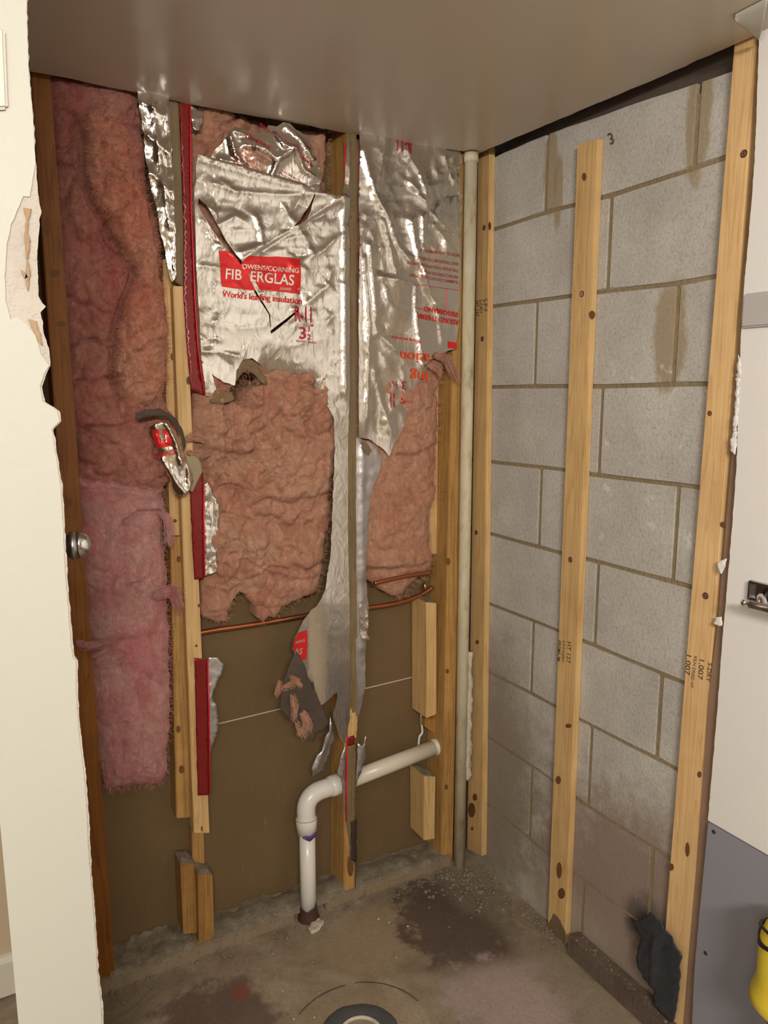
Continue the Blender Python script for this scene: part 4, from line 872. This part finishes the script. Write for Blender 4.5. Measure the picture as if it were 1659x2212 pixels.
# crumpled top sheet with red print
ft0 = folds([([(488, 300), (500, 340), (512, 358)], .016, 5), ([(470, 350), (500, 358), (520, 370)], .010, 6), ([(585, 300), (600, 325), (625, 330)], .016, 6), ([(615, 335), (590, 350), (578, 385)], .014, 5), ([(625, 330), (650, 375), (670, 385)], .012, 6), ([(520, 320), (560, 330), (580, 350)], .008, 8), ([(610, 280), (640, 310), (665, 350)], .010, 6), ([(500, 290), (530, 300), (545, 330)], .008, 7)], 71, .006, 40, 1, 1, .0006, (450, 265, 690, 420), 40, .6, .8, .004)
f_top = lambda u, v: ft0(u, v)+.012+.02*np.exp(-((u-580)/70)**2-((v-330)/45)**2)
ot = ragged([(452, 345), (462, 325), (478, 310), (488, 290), (500, 278), (520, 284), (540, 298), (560, 292), (575, 275), (592, 278), (606, 268), (625, 275), (645, 292), (662, 305), (668, 330), (680, 352), (690, 372), (686, 410), (670, 425), (640, 415), (560, 400), (470, 370)], 6, 2, 5, 12)
t = thing('foil_facing', 'crumpled foil sheet with small red print under the ceiling', 'foil', P(580, 420, 'y', 0))
ftt = sheet('foil_sheet', ot, f_top, FOIL_CRUMPLED, t, 'y', 0., 3.5)
s_top = surf(ftt)
def TT(s, o, ex, ey, mat, sq=1.): return T(s, o, ex, ey, mat, s_top, ftt, .0012, sq=sq)
TT('insulation', (573, 325), (-15, -9), (-5, 15), CRIMSON, .9); TT('ALWAYS INSTALL WITH CARE', (672, 362), (-10, -8), (-5, 9), CRIMSON, .85)
for k in range(7):
    TT('KEEP AWAY FROM FLAME AND SPARKS'[k*2:k*2+20], (580-k*5, 350+k*6), (-6, -3.6), (-2.5, 6), RED_FAINT, .85); TT('INSTALL FACING TO THE INSIDE'[k*2:k*2+19], (655-k*5, 402+k*5), (-6, -3.6), (-2.5, 6), RED_FAINT, .85)
tag(sheet('foil_scrap', ragged([(683, 395), (688, 372), (680, 365), (687, 360), (686, 392), (690, 412), (676, 420)], 4, 1, 5, 8), .012, FOIL_CRUMPLED, None, 'y', 0., 4., thick=.0005), 'small bright foil sliver left of the middle stud, near its top', 'foil')
# thin strip left of the doubled stud
t = thing('foil_facing', 'narrow crumpled foil strip between the upper left batt and the doubled stud', 'foil', P(372, 612, 'y', 0))
fs = folds([([(320, 215), (330, 300), (345, 400), (360, 500)], .007, 7), ([(300, 230), (340, 260)], .007, 6), ([(310, 300), (355, 340)], .007, 6), ([(320, 380), (360, 420)], .006, 6), ([(350, 230), (356, 300), (364, 400), (371, 590)], .005, 4)], 81, .005, 36, 1, 1, .0008, (290, 190, 375, 610), 60, .8, .8, .004)
sheet('foil_sheet', ragged([(289, 185), (358, 203), (359, 240), (363, 300), (368, 400), (371, 500), (374, 600), (364, 613), (356, 580), (347, 530), (337, 490), (326, 430), (315, 380), (305, 310), (298, 260), (292, 225)], 6, 2, 2, 12, skip=(1, 2, 3, 4, 5)), lambda u, v: fs(u, v)+.026, FOIL_CRUMPLED, t, 'y', 0., 4.5)
# red stapling flanges
def tape(pts, label, mat=RED_TAPE, y=-.003, foil=None, edge=None):
    t = thing('red_flange', label, 'tape', P(*pts[len(pts)//2], 'y', y)); sheet('tape', ragged(pts, 7, .6, 5, 12), folds([], 91, .0012, 30), mat, t, 'y', y, 6., thick=.0008)
    if edge:
        bm = bmesh.new(); tube_bm(bm, [P(u, v, 'y', y-.003) for u, v in edge], .0018, 6); bm_obj('bright_edge', bm, RED_BRIGHT, t)
    if foil: sheet('foil_remnant', ragged(foil, 5, 1.5, 6, 10), folds([], 93, .004, 34, 1, 1, .0008, (438, 1040, 486, 1640), 50, .8, .9, .004), FOIL_CRUMPLED if y > -.0045 else FOIL_DULL, t, 'y', y, 4.5, thick=.0006)
    return t
tape([(386, 200), (411, 206), (411, 300), (412, 400), (416, 520), (419, 620), (426, 740), (430, 780), (442, 855), (412, 842), (404, 760), (396, 640), (396, 480)], 'long dark red flange tape at the top of the doubled stud', y=-.005,
     edge=[(411, 225), (412, 340), (413, 450), (418, 560), (421, 640), (427, 740), (434, 800), (442, 852)])
tape([(420, 1035), (438, 1018), (440, 1080), (440, 1250), (420, 1252), (414, 1150), (410, 1060)], 'dark red flange tape halfway down the doubled stud, foil still attached', y=-.004,
     foil=[(440, 1046), (449, 1040), (456, 1056), (466, 1075), (473, 1092), (474, 1130), (473, 1175), (468, 1210), (470, 1238), (452, 1242), (441, 1246)], edge=[(440, 1045), (441, 1150), (442, 1244)])
tape([(420, 1421), (449, 1423), (451, 1600), (452, 1717), (427, 1718), (423, 1560)], 'dark red flange tape low on the doubled stud', y=-.005,
     foil=[(449, 1422), (470, 1420), (484, 1436), (476, 1460), (462, 1490), (458, 1505), (468, 1525), (473, 1560), (468, 1590), (456, 1620), (452, 1640)], edge=[(449, 1425), (452, 1560), (453, 1715)])
tag(tube('red_edge_line', [P(u, v, 'y', -.004) for u, v in [(744, 308), (746, 340), (745, 400), (746, 600), (746, 850)]], .0022, RED_BRIGHT, seg=6), 'thin bright red line down the left edge of the middle stud, upper half', 'tape')
tag(tube('red_edge_line', [P(u, v, 'y', -.005) for u, v in [(748, 1380), (749, 1480), (750, 1550), (750, 1640), (749, 1700), (748, 1775)]], .0020, RED_BRIGHT, seg=6), 'thin red line down the left edge of the middle stud, lower part', 'tape')
tag(sheet('red_flange', ragged([(751, 1592), (765, 1588), (766, 1608), (750, 1612)], 5, 1, 5, 8), .001, RED_TAPE, None, 'y', -.006, 5, thick=.0008), 'small dark red tape scrap low on the middle stud', 'tape')
# foil corner tucked at the top left of the middle bay
tag(sheet('foil_scrap', ragged([(412, 228), (440, 240), (438, 262), (434, 282), (420, 284), (413, 276)], 5, 1.5, 6, 9), folds([], 95, .006, 16), FOIL_CRUMPLED, None, 'y', -.008, 4., thick=.0006), 'small crumpled foil corner under the ceiling, beside the long red tape', 'foil')
# hanging scrap with letters
t = thing('foil_scrap', 'crumpled hanging foil scrap with red letters in front of the doubled stud', 'foil', P(385, 1068, 'y', -.03))
fh0 = folds([([(355, 915), (372, 950), (386, 1000)], .010, 5), ([(330, 920), (340, 960)], .006, 6), ([(345, 990), (375, 1040), (393, 1062)], .008, 6), ([(400, 1000), (405, 1050)], .006, 5)], 97, .003, 40, 1, 1, .0005, (320, 905, 415, 1070), 30, 1.2, .5, .004)
f_h = lambda u, v: fh0(u, v)+.018*(1-(np.clip(np.abs(seg_dist(u, v, [(345, 910), (400, 1065)])[0])/38, 0, 1))**2)
fh = sheet('foil_sheet', ragged([(322, 920), (332, 912), (345, 912), (353, 907), (362, 922), (374, 928), (384, 945), (392, 970), (398, 985), (404, 1005), (412, 1020), (413, 1040), (404, 1058), (396, 1066), (380, 1069), (372, 1058), (366, 1040), (356, 1018), (348, 995), (338, 970), (325, 950), (320, 938)], 4, 1.6, 3, 8), f_h, FOIL_CRUMPLED, t, 'y', -.022, 3.5, thick=.0006)
sheet('logo_panel', ragged([(326, 928), (330, 955), (340, 968), (368, 962), (364, 945), (352, 925), (346, 927), (350, 950), (342, 945), (336, 925)], 4, .8, 3, 8), lambda u, v: f_h(u, v)+.0012, RED, fh, 'y', -.022, 3.5); text('lettering', 'H', (343, 955), (19, -3), (-2, -22), SILVER_PRINT, fh, 'y', -.022, .0025, f_h, sub=.1); text('lettering', 'OWO', (372, 968), (-20, 5), (4, 17), RED, fh, 'y', -.022, .002, f_h, sub=.1, squash=.75)
sheet('kraft_loop', ragged([(288, 892), (310, 884), (340, 882), (360, 892), (376, 905), (390, 930), (396, 960), (392, 975), (384, 945), (370, 915), (352, 900), (330, 898), (305, 902), (290, 905)], 4, 1.2, 3, 8), lambda u, v: .022+.006*np.exp(-seg_dist(u, v, [(300, 890), (360, 895), (392, 960)])[0]/5), FOIL_BACK, t, 'y', -.022, 4., thick=.001)
sheet('kraft_backing', ragged([(398, 985), (425, 984), (434, 1005), (437, 1018), (425, 1040), (415, 1062), (405, 1060)], 4, 1.2, 3, 8), .004, KRAFT_PALE, t, 'y', -.012, 4., thick=.001)
# kraft paper edges around the hole in the middle batt
t = thing('torn_kraft', 'brown torn kraft paper around the hole in the middle batt', 'paper', P(535, 830, 'y', 0))
for k, o_ in enumerate([[(506, 800), (518, 778), (530, 774), (545, 780), (560, 796), (572, 818), (573, 832), (560, 826), (545, 808), (530, 800), (520, 806), (510, 822), (500, 842), (497, 825)], [(450, 860), (470, 842), (497, 848), (505, 862), (480, 872), (455, 872)]]):
    sheet('paper', ragged(o_, 4, 2.4, 13+k, 9), lambda u, v: .008+.006*fbm(u, v, 14, 3, 3, True), KRAFT, t, 'y', 0., 4., thick=.001)

# ------------------------------------------------------------------ pipes
pt = lambda L, y: [P(u, v, 'y', y) for u, v in L]
t = thing('waste_pipe', 'white plastic waste pipe rising from the floor, turning right through the middle stud', 'pipe', P(667, 1985, 'y', .04)); yp = .040
pr = .0215
a = P(667, 1992, 'y', yp); a.z = .0
tube('vertical_pipe', [P(667, 1994, 'y', -.016), P(663, 1772, 'y', .028)], pr, PVC_BRIGHT, t, 32)
q0, q1, q2, q3 = P(663, 1800, 'y', .024), P(661, 1752, 'y', .033), P(700, 1704, 'y', yp), P(742, 1689, 'y', yp)
el = [q0, q1]+[(1-s)**2*q1+2*s*(1-s)*P(661, 1715, 'y', yp)+s*s*q2 for s in np.linspace(.08, 1, 12)]+[q3]
R_ = [.0285]*len(el); bm = bmesh.new(); tube_bm(bm, el, .0255, 32)
tube_bm(bm, [q0, q0.lerp(q1, .62), q0.lerp(q1, .72)], [.0265, .0295, .0275], 32); tube_bm(bm, [q2.lerp(q3, .25), q2.lerp(q3, .45), q3], [.027, .0290, .0285], 32); bm_obj('elbow', bm, PVC_BRIGHT, t)
tube('horizontal_pipe', [P(735, 1693, 'y', yp), P(941, 1613, 'y', yp)], .0228, PVC, t, 32)
tube('coupling', [P(742, 1689, 'y', yp), P(762, 1681, 'y', yp)], .0262, PVC_BRIGHT, t, 32)
tube('end_collar', [P(936, 1615, 'y', yp), P(945, 1611, 'y', yp)], .0245, PVC, t, 32)
tube('primer_band', [P(738.5, 1691, 'y', yp), P(741.5, 1689.5, 'y', yp)], .0302, PRIMER, t, 32)
tube('glue_band', [q0.lerp(q1, .66), q0.lerp(q1, .68)], .0300, GLUE, t, 32)
sheet('primer_stain', ragged([(655, 1812), (685, 1800), (676, 1812), (668, 1818)], 4, 1.5, 3, 8), .0005, PRIMER, t, 'y', -.004, 4, thick=.006)
bm = bmesh.new(); c = P(667, 1992, 'y', -.016); c.z = .002; n = 28
ring = []
for j, (rr, dz) in enumerate([(.0222, .036), (.0235, .024), (.0255, .012), (.030, -.002)]): ring.append([bm.verts.new(c+Vector((math.cos(a_)*rr, math.sin(a_)*rr, dz+(.014*float(fbm(math.cos(a_)*2, math.sin(a_)*2, 1, 5, 3)) if j == 0 else 0)))) for a_ in [2*math.pi*k/n for k in range(n)]])
for j in range(3):
    for k in range(n): bm.faces.new((ring[j][k], ring[j][(k+1) % n], ring[j+1][(k+1) % n], ring[j+1][k]))
bm_obj('rusty_collar', bm, RUST, t, True)
tag(tube('copper_pipe', spline(pt([(425, 1368), (470, 1360), (520, 1353), (590, 1342), (660, 1330), (730, 1318), (800, 1312), (860, 1302), (905, 1287), (935, 1268)], .055), 6), .0065, COPPER), 'long copper pipe bowing across the back wall below the insulation', 'pipe')
tag(tube('copper_pipe', spline(pt([(808, 1260), (840, 1252), (880, 1244), (932, 1236)], .004), 6), .0055, COPPER), 'short copper pipe poking out of the bottom of the right batt', 'pipe')
tag(tube('brass_fitting', pt([(917, 1259), (918, 1268), (918, 1276)], .03), [.004, .0065, .004], BRASS), 'small brass fitting next to the end of the copper pipe', 'fitting')
t = thing('corner_pipe', 'tall dusty white pipe standing in the corner, ceiling to floor', 'pipe', (-.072, -.027, 0))
tube('pipe', [(-.072, -.027, .0), (-.0725, -.027, 2.01)], .0165, DUSTY_PVC, t, 32); tube('top_cap', [(-.0725, -.027, 1.99), (-.0725, -.027, 2.012)], .0185, DUSTY_PVC, t, 32)
def pipe_text(s, u0, v0, v1):
    n = len(s)
    o = text('lettering', s, (u0, v0), (-.5, 12.5), (9, .2), STAMP, t, 'y', -.0395, .0, None)
    if o is not None:   # wrap the print round the pipe
        for v in o.data.vertices:
            wx = v.co.x+(t.location.x); dx = wx+.0723; dx = max(-.0155, min(.0155, dx)); v.co.y = (-.027-math.sqrt(max(0, .0169**2-dx*dx)))-t.location.y; v.co.x = dx-.0723-t.location.x
pipe_text('PVC 1 IN SCH 40 ASTM D1785 PR 450 PSI', 985, 1000, 1400); pipe_text('NSF-PW-G PVC-1120 1 1/4 ASTM D-2665', 980, 1340, 1700); pipe_text('330 OVE 20 SR', 981, 1755, 1880)
# plaster crust stuck beside the pipe
bm = bmesh.new(); n = 46; g = []
for i in range(n):
    s = i/(n-1); z = P(1005, 1415, 'y', -.05).z*(1-s)+P(1003, 1692, 'y', -.05).z*s; x = P(1008, 1415, 'y', -.05).x
    wd = .0075+.003*float(fbm(i, 0, 6, 3, 3))+(.003 if s > .4 else 0); cx = -.052; g.append([])
    for k in range(10):
        a_ = 2*math.pi*k/10; r = 1+.8*float(fbm(i*1.7, k*2.1, 3, 5, 3)); g[-1].append(bm.verts.new((cx+math.cos(a_)*wd*r, -.034+math.sin(a_)*.010*r, z)))
for i in range(n-1):
    for k in range(10): bm.faces.new((g[i][k], g[i][(k+1) % 10], g[i+1][(k+1) % 10], g[i+1][k]))
bm.faces.new(g[0]); bm.faces.new(g[-1][::-1])
tag(bm_obj('plaster_crust', bm, PLASTER, None, True), 'flaking white plaster crust along the lower part of the tall pipe', 'plaster')
tag(tube('cable', spline(pt([(910, 1540), (911, 1565), (912, 1582), (906, 1592), (904, 1610)], .075), 6), .0035, PVC_BRIGHT, seg=8), 'thin white cable behind the end of the waste pipe', 'cable')
# chrome knob peeping past the wall edge
t = thing('chrome_knob', 'domed chrome knob poking past the torn edge of the white wall', 'knob', P(150, 1178, 'y', -.70)); c = P(160, 1178, 'y', -.70); d = Vector((1, -.08, -.0)).normalized()
bm = bmesh.new(); k = .0168; tube_bm(bm, [c-d*.05, c-d*.004], .0150, 28); tube_bm(bm, [c-d*.006, c-d*.002, c+d*.002], [.0172, .0178, .0170], 28); bm_obj('stem', bm, CHROME_DULL, t)
prof = [(0., .0168), (.006, .0166), (.011, .0150), (.015, .0124), (.018, .0085), (.0195, .004), (.0198, .0005)]
bm = bmesh.new(); tube_bm(bm, [c+d*(.001+a_) for a_, r in prof], [r for a_, r in prof], 32); bm_obj('dome', bm, CHROME, t)

# ------------------------------------------------------------------ right-hand panels
XP = -.033
def panel(name, px, mat, thick, x=XP, ybot=None, top=None, bot=None, seed=1, amp=1.5):
    """left edge given in pixels top to bottom; the sheet runs on along the wall towards the near room"""
    L = [P(u, v, 'x', x) for u, v in dens(px, 6, amp, seed)]
    zt = top if top is not None else L[0].z; zb = bot if bot is not None else L[-1].z
    pts = [Vector((x, L[0].y, zt))]+L+[Vector((x, L[-1].y, zb)), Vector((x, -3.7, zb)), Vector((x, -3.7, zt))]
    bm = bmesh.new(); prism(bm, pts, (thick, 0, 0)); o = bm_obj(name, bm, mat); return o
sl = P(1529, 1772, 'x', XP); sr = P(1659, 1851, 'x', XP)
pw = panel('wall_right_front', [(1640, 60), (1637, 160), (1630, 345), (1620, 480), (1609, 598), (1602, 700), (1597, 800), (1594, 900), (1592, 981), (1588, 1053), (1578, 1180), (1567, 1306), (1559, 1400), (1552, 1500), (1540, 1650), (1529, 1772)], PAINT_COOL, .0125, top=2.4); tag(pw, 'white wall panel right of the wide furring strip', kind='structure')
gb = panel('wall_right_lower', [(1530, 1777), (1520, 1880), (1512, 1963), (1505, 2040), (1499, 2115), (1495, 2212), (1492, 2330)], GREYBOARD, .0125, x=XP-.001, bot=0., seed=4, amp=.8); tag(gb, 'grey bare board below the white panel', kind='structure')
for u, v in ((1542, 1797), (1524, 2059)):
    bm = bmesh.new(); c = P(u, v, 'x', XP-.0013); tube_bm(bm, [c, c+Vector((-.0006, 0, 0))], .0042, 14); bm_obj('screw_hole', bm, SCREW_DARK, gb)
L_ = [(1548, 1348), (1540, 1430)]
cs = [P(u, v, 'x', -.0205) for u, v in [(1626, 380), (1592, 860), (1575, 1053), (1550, 1348), (1531, 1500), (1516, 1711), (1503, 1890), (1476, 2212), (1470, 2330)]]
cs2 = [Vector((-.0205, p.y-.09, p.z)) for p in cs]
bm = bmesh.new(); prism(bm, cs+cs2[::-1], (.012, 0, 0)); tag(bm_obj('trim_2', bm, CORE), 'brown board core between furring strip and white panel', kind='structure')
za, zb2 = P(1606, 636, 'x', XP).z, P(1604, 709, 'x', XP).z; yy = P(1606, 660, 'x', XP).y
bm = bmesh.new(); box(bm, (XP-.009, -3.7, zb2), (XP-.0002, yy-.004, za), .003); tag(bm_obj('trim_3', bm, TRIMMAT), 'grey rail across the white panel', kind='structure')
for k, (o_, l_) in enumerate([([(1552, 1214), (1562, 1210), (1572, 1206), (1570, 1225), (1562, 1240), (1556, 1235)], 'torn white paper shred on the panel edge, above and left of the paper holder'), ([(1543, 1345), (1550, 1333), (1562, 1331), (1564, 1350), (1556, 1352)], 'torn pale paper shred on the panel edge, below and left of the paper holder'),
                              ([(1598, 765), (1604, 790), (1600, 860), (1594, 930), (1592, 982), (1580, 975), (1583, 940), (1590, 880), (1592, 810)], 'long torn white paper edge at the upper part of the white panel')]):
    tag(sheet('paper_shred', ragged(o_, 4, 1.6, 3+k, 8), lambda u, v: .003+.003*fbm(u, v, 8, 3, 2, True), PAINT_COOL, None, 'x', XP+.004, 4., thick=.0008), l_, 'paper')
# paper holder
t = thing('paper_holder', 'chrome toilet paper holder on the white panel', 'paper holder', P(1640, 1300, 'x', XP))
pl = [P(u, v, 'x', XP) for u, v in [(1625, 1250), (1672, 1260), (1668, 1318), (1621, 1290)]]
c_ = sum(pl, Vector())/4; h_ = .026
bm = bmesh.new(); ctr = Vector((XP, pl[0].y-.026, (pl[0].z+pl[3].z)/2-.002)); hz = (pl[0].z-pl[3].z)/2
for dy0, dy1, dz0, dz1 in ((-.026, .026, hz-.005, hz), (-.026, .026, -hz, -hz+.005), (.021, .026, -hz, hz), (-.026, -.021, -hz, hz)):
    box(bm, (XP-.012, ctr.y+dy0, ctr.z+dz0), (XP-.0002, ctr.y+dy1, ctr.z+dz1), .0015)
box(bm, (XP-.003, ctr.y-.024, ctr.z-hz+.003), (XP-.0002, ctr.y+.024, ctr.z+hz-.003))
bm_obj('wall_plate', bm, CHROME_DULL, t)
kx = -.085; kb = P(1608, 1302, 'x', kx); ke = Vector((kx, kb.y-.13, kb.z+.002)); dr = (ke-kb).normalized()
tube('arm', [Vector((XP-.002, ctr.y-.006, ctr.z)), Vector((-.06, ctr.y-.012, ctr.z-.004)), Vector((kx, kb.y-.038, kb.z))], [.010, .008, .0075], CHROME, t, 20)
tube('bar', [kb+dr*.010, kb+dr*.012, ke], [.0035, .0078, .0078], CHROME_DULL, t, 24)
bm = bmesh.new(); bmesh.ops.create_uvsphere(bm, u_segments=24, v_segments=14, radius=.0062, matrix=Matrix.Translation(kb))
for f in bm.faces: f.smooth = True
tube_bm(bm, [kb+dr*.004, kb+dr*.007, kb+dr*.011], [.0035, .003, .0048], 18); bm_obj('knob', bm, CHROME, t)
# black tar paper patch at the foot of the wide furring strip
opatch = ragged([(1371, 1984), (1394, 1982), (1412, 1966), (1436, 1986), (1457, 2018), (1470, 2040), (1482, 2064), (1478, 2110), (1472, 2157), (1461, 2203), (1440, 2190), (1423, 2169), (1419, 2127), (1398, 2106), (1383, 2064), (1394, 2022), (1385, 2005)], 6, 3, 5, 16)
tag(sheet('tar_paper', opatch, lambda u, v: .010+.010*np.exp(-np.abs(seg_dist(u, v, [(1424, 2030), (1421, 2120)])[0])/9)+.006*fbm(u, v, 40, 3, 3, True), plain('tar_paper', (.035, .04, .05), .45, 0, 40, .6, .6), None, 'x', -.024, 5., thick=.0015), 'torn black tar paper draped over the foot of the wide furring strip', 'paper')
# yellow and black tool at the picture's edge, standing on the floor near the panel
cx, cy = -.135, -1.055; 
bmn = P(1640, 2035, 'x', -.14)
t = thing('yellow_tool', 'yellow and black tool standing against the grey board', 'tool', (bmn.x, bmn.y-.062, 0)); tc_ = Vector((bmn.x, bmn.y-.062, 0)); z0 = P(1645, 2150, 'x', -.14).z; z1 = P(1650, 1950, 'x', -.14).z
prof = [(0., .030), (.01, .034), (.10, .030), (z0-.03, .024), (z0, .044), (z0+.02, .062), (z0+.035, .060), (z0+.06, .053), (z1-.04, .054), (z1-.02, .048), (z1, .030), (z1+.004, .004)]
bm = bmesh.new(); tube_bm(bm, [tc_+Vector((0, 0, z)) for z, r in prof[:5]], [r for z, r in prof[:5]], 32); bm_obj('black_base', bm, BLACK, t)
bm = bmesh.new(); tube_bm(bm, [tc_+Vector((0, 0, z)) for z, r in prof[4:]], [r for z, r in prof[4:]], 32); bm_obj('yellow_body', bm, YELLOW, t)
for dz, w0 in ((z1-.030, 0), (z1-.042, 1), (z1-.018, 2)):
    bm = bmesh.new(); tube_bm(bm, [tc_+Vector((math.cos(a_)*.0535, math.sin(a_)*.0535, dz+.010*math.sin(a_*2+w0))) for a_ in np.linspace(1.3, 3.3, 14)], .0028, 6); bm_obj('black_stripe', bm, BLACK, t)
bm = bmesh.new(); tube_bm(bm, [tc_+Vector((math.cos(a_)*.050, math.sin(a_)*.050, z0+.03)) for a_ in np.linspace(3.35, 4.4, 12)], .022, 10); bm_obj('grip', bm, BLACK, t)
# curled flap of joint tape at the top right
bm = bmesh.new(); A = P(1585, 36, 'z', H-.004); g = []; B = P(1659, -2, 'z', H-.004); C = P(1640, 72, 'z', H-.004)
for i in range(14):
    s = i/13; top = A.lerp(B, s); low = A.lerp(C, math.sin(s*math.pi/2)); low = low+Vector((-.006, .0, 0))*math.sin(s*math.pi); g.append([])
    for j in range(8):
        r = j/7; p = top.lerp(low, r); p = p+Vector((0, 0, -.012*math.sin(math.pi*r*.8)*s-.004*r)); g[-1].append(bm.verts.new(p))
for i in range(13):
    for j in range(7): bm.faces.new((g[i][j], g[i+1][j], g[i+1][j+1], g[i][j+1]))
g2 = bmesh.ops.extrude_face_region(bm, geom=bm.faces[:])['geom']
for q in g2:
    if isinstance(q, bmesh.types.BMVert): q.co.z += .003
bmesh.ops.remove_doubles(bm, verts=bm.verts[:], dist=1e-5)
tag(bm_obj('ceiling_tape', bm, PAINT, None, True), 'curled white joint tape peeling at the upper right corner of the ceiling', 'tape')

# ------------------------------------------------------------------ floor drain and rubble
dc = Vector((-.612, -.425, 0)); t = thing('floor_drain', 'round floor drain with grey rubber ring in the concrete', 'drain', dc)
def ringm(name, r0, r1, z0, z1, mat, wob=0):
    bm = bmesh.new(); n = 64; R = []
    for r, z in ((r1, 0), (r1, z1*.7), (r1-.003, z1), (r0+.003, z0), (r0, z0*.6), (r0, -.004)):
        R.append([bm.verts.new(dc+Vector((math.cos(a_)*(r+wob*float(fbm(math.cos(a_)*3, math.sin(a_)*3, 1, 4, 3))*(r > r0+.01)), math.sin(a_)*(r+wob*float(fbm(math.cos(a_)*3, math.sin(a_)*3, 1, 4, 3))*(r > r0+.01)), z))) for a_ in [2*math.pi*k/n for k in range(n)]])
    for j in range(len(R)-1):
        for k in range(n): bm.faces.new((R[j][k], R[j][(k+1) % n], R[j+1][(k+1) % n], R[j+1][k])).smooth = True
    return bm_obj(name, bm, mat, t)
ringm('rubber_ring', .052, .090, .006, .004, plain('grey_rubber', (.085, .085, .09), .7, 0, 60, .6, .4), .006)
ringm('pvc_rim', .044, .052, .012, .011, PLASTER)
bm = bmesh.new(); tube_bm(bm, [dc+Vector((0, 0, -.004)), dc+Vector((0, 0, .006))], .044, 48); bm_obj('dusty_cover', bm, plain('drain_cover', (.30, .26, .19), .9, 0, 80, 1., .5), t)
# circular saw cut around the drain
for a0, a1, rr in ((.15, 1.2, .165), (1.35, 2.2, .163), (2.5, 3.0, .17)):
    bm = bmesh.new(); n = 30
    tube_bm(bm, [dc+Vector((math.cos(a_)*rr, math.sin(a_)*(rr-.01), .0004)) for a_ in np.linspace(a0, a1, n)], [.0007+.0009*abs(float(fbm(i, 1, 4, 3, 2))) for i in range(n)], 5); bm_obj('cut_line', bm, plain('crack_dirt', (.06, .045, .03), 1.), t)
def rubble(name, gen, cnt, label, mat, rmin, rmax, seed):
    rr = random.Random(seed); bm = bmesh.new()
    for _ in range(cnt):
        x, y, z = gen(rr); r = rmin+(rmax-rmin)*rr.random()**4
        g_ = bmesh.ops.create_icosphere(bm, subdivisions=1, radius=r, matrix=Matrix.Translation((x, y, z+r*.4))@Matrix.Diagonal((1, .6+.6*rr.random(), .4+.5*rr.random(), 1)))
        for v in g_['verts']: v.co += Vector((rr.uniform(-.3, .3), rr.uniform(-.3, .3), rr.uniform(-.2, .2)))*r
    tag(bm_obj(name, bm, mat), label, 'rubble', kind='stuff')
def g_back(r): 
    x = r.uniform(-1.08, -.05); return x, -.012-abs(r.gauss(0, .035)), 0
def g_corner(r): return -.06-abs(r.gauss(0, .07)), -.05-abs(r.gauss(0, .1)), 0
def g_right(r):
    y = r.uniform(-.47, -.05); return -.012-abs(r.gauss(0, .03)), y, 0
CRUMB = plain('crumbs', (.24, .20, .145), 1., 0, 90, .6, .4); CRUMB_P = plain('pale_crumbs', (.68, .62, .52), .9)
rubble('rubble', g_back, 300, 'small grey concrete crumbs on the floor along the back wall plate', CRUMB, .0012, .006, 1)
rubble('rubble', g_corner, 420, 'grey rubble crumbs in the floor corner around the tall pipe', CRUMB, .0012, .007, 2)
rubble('rubble', g_right, 260, 'grey rubble crumbs at the foot of the block wall', CRUMB, .0012, .006, 3)
rubble('plaster_crumbs', lambda r: (r.uniform(-1.0, -.1), r.uniform(-.6, -.03), 0), 60, 'pale plaster crumbs scattered over the concrete floor', CRUMB_P, .0008, .0035, 4)
tag(sheet('cement_lump', ragged([(664, 2008), (676, 1990), (690, 1985), (700, 1996), (686, 2012), (672, 2018)], 4, 2, 4, 9), lambda u, v: .006+.004*fbm(u, v, 8, 3, 3), PLASTER, None, 'z', .0, 4., thick=.008), 'pale cement lump on the floor in front of the white pipe', 'cement')
rubble('rubble', lambda r: (-.002-.038*r.random(), r.uniform(-.80, -.48), .052), 90, 'pale crumbs lying on top of the dark sole plate', CRUMB, .001, .0045, 6)
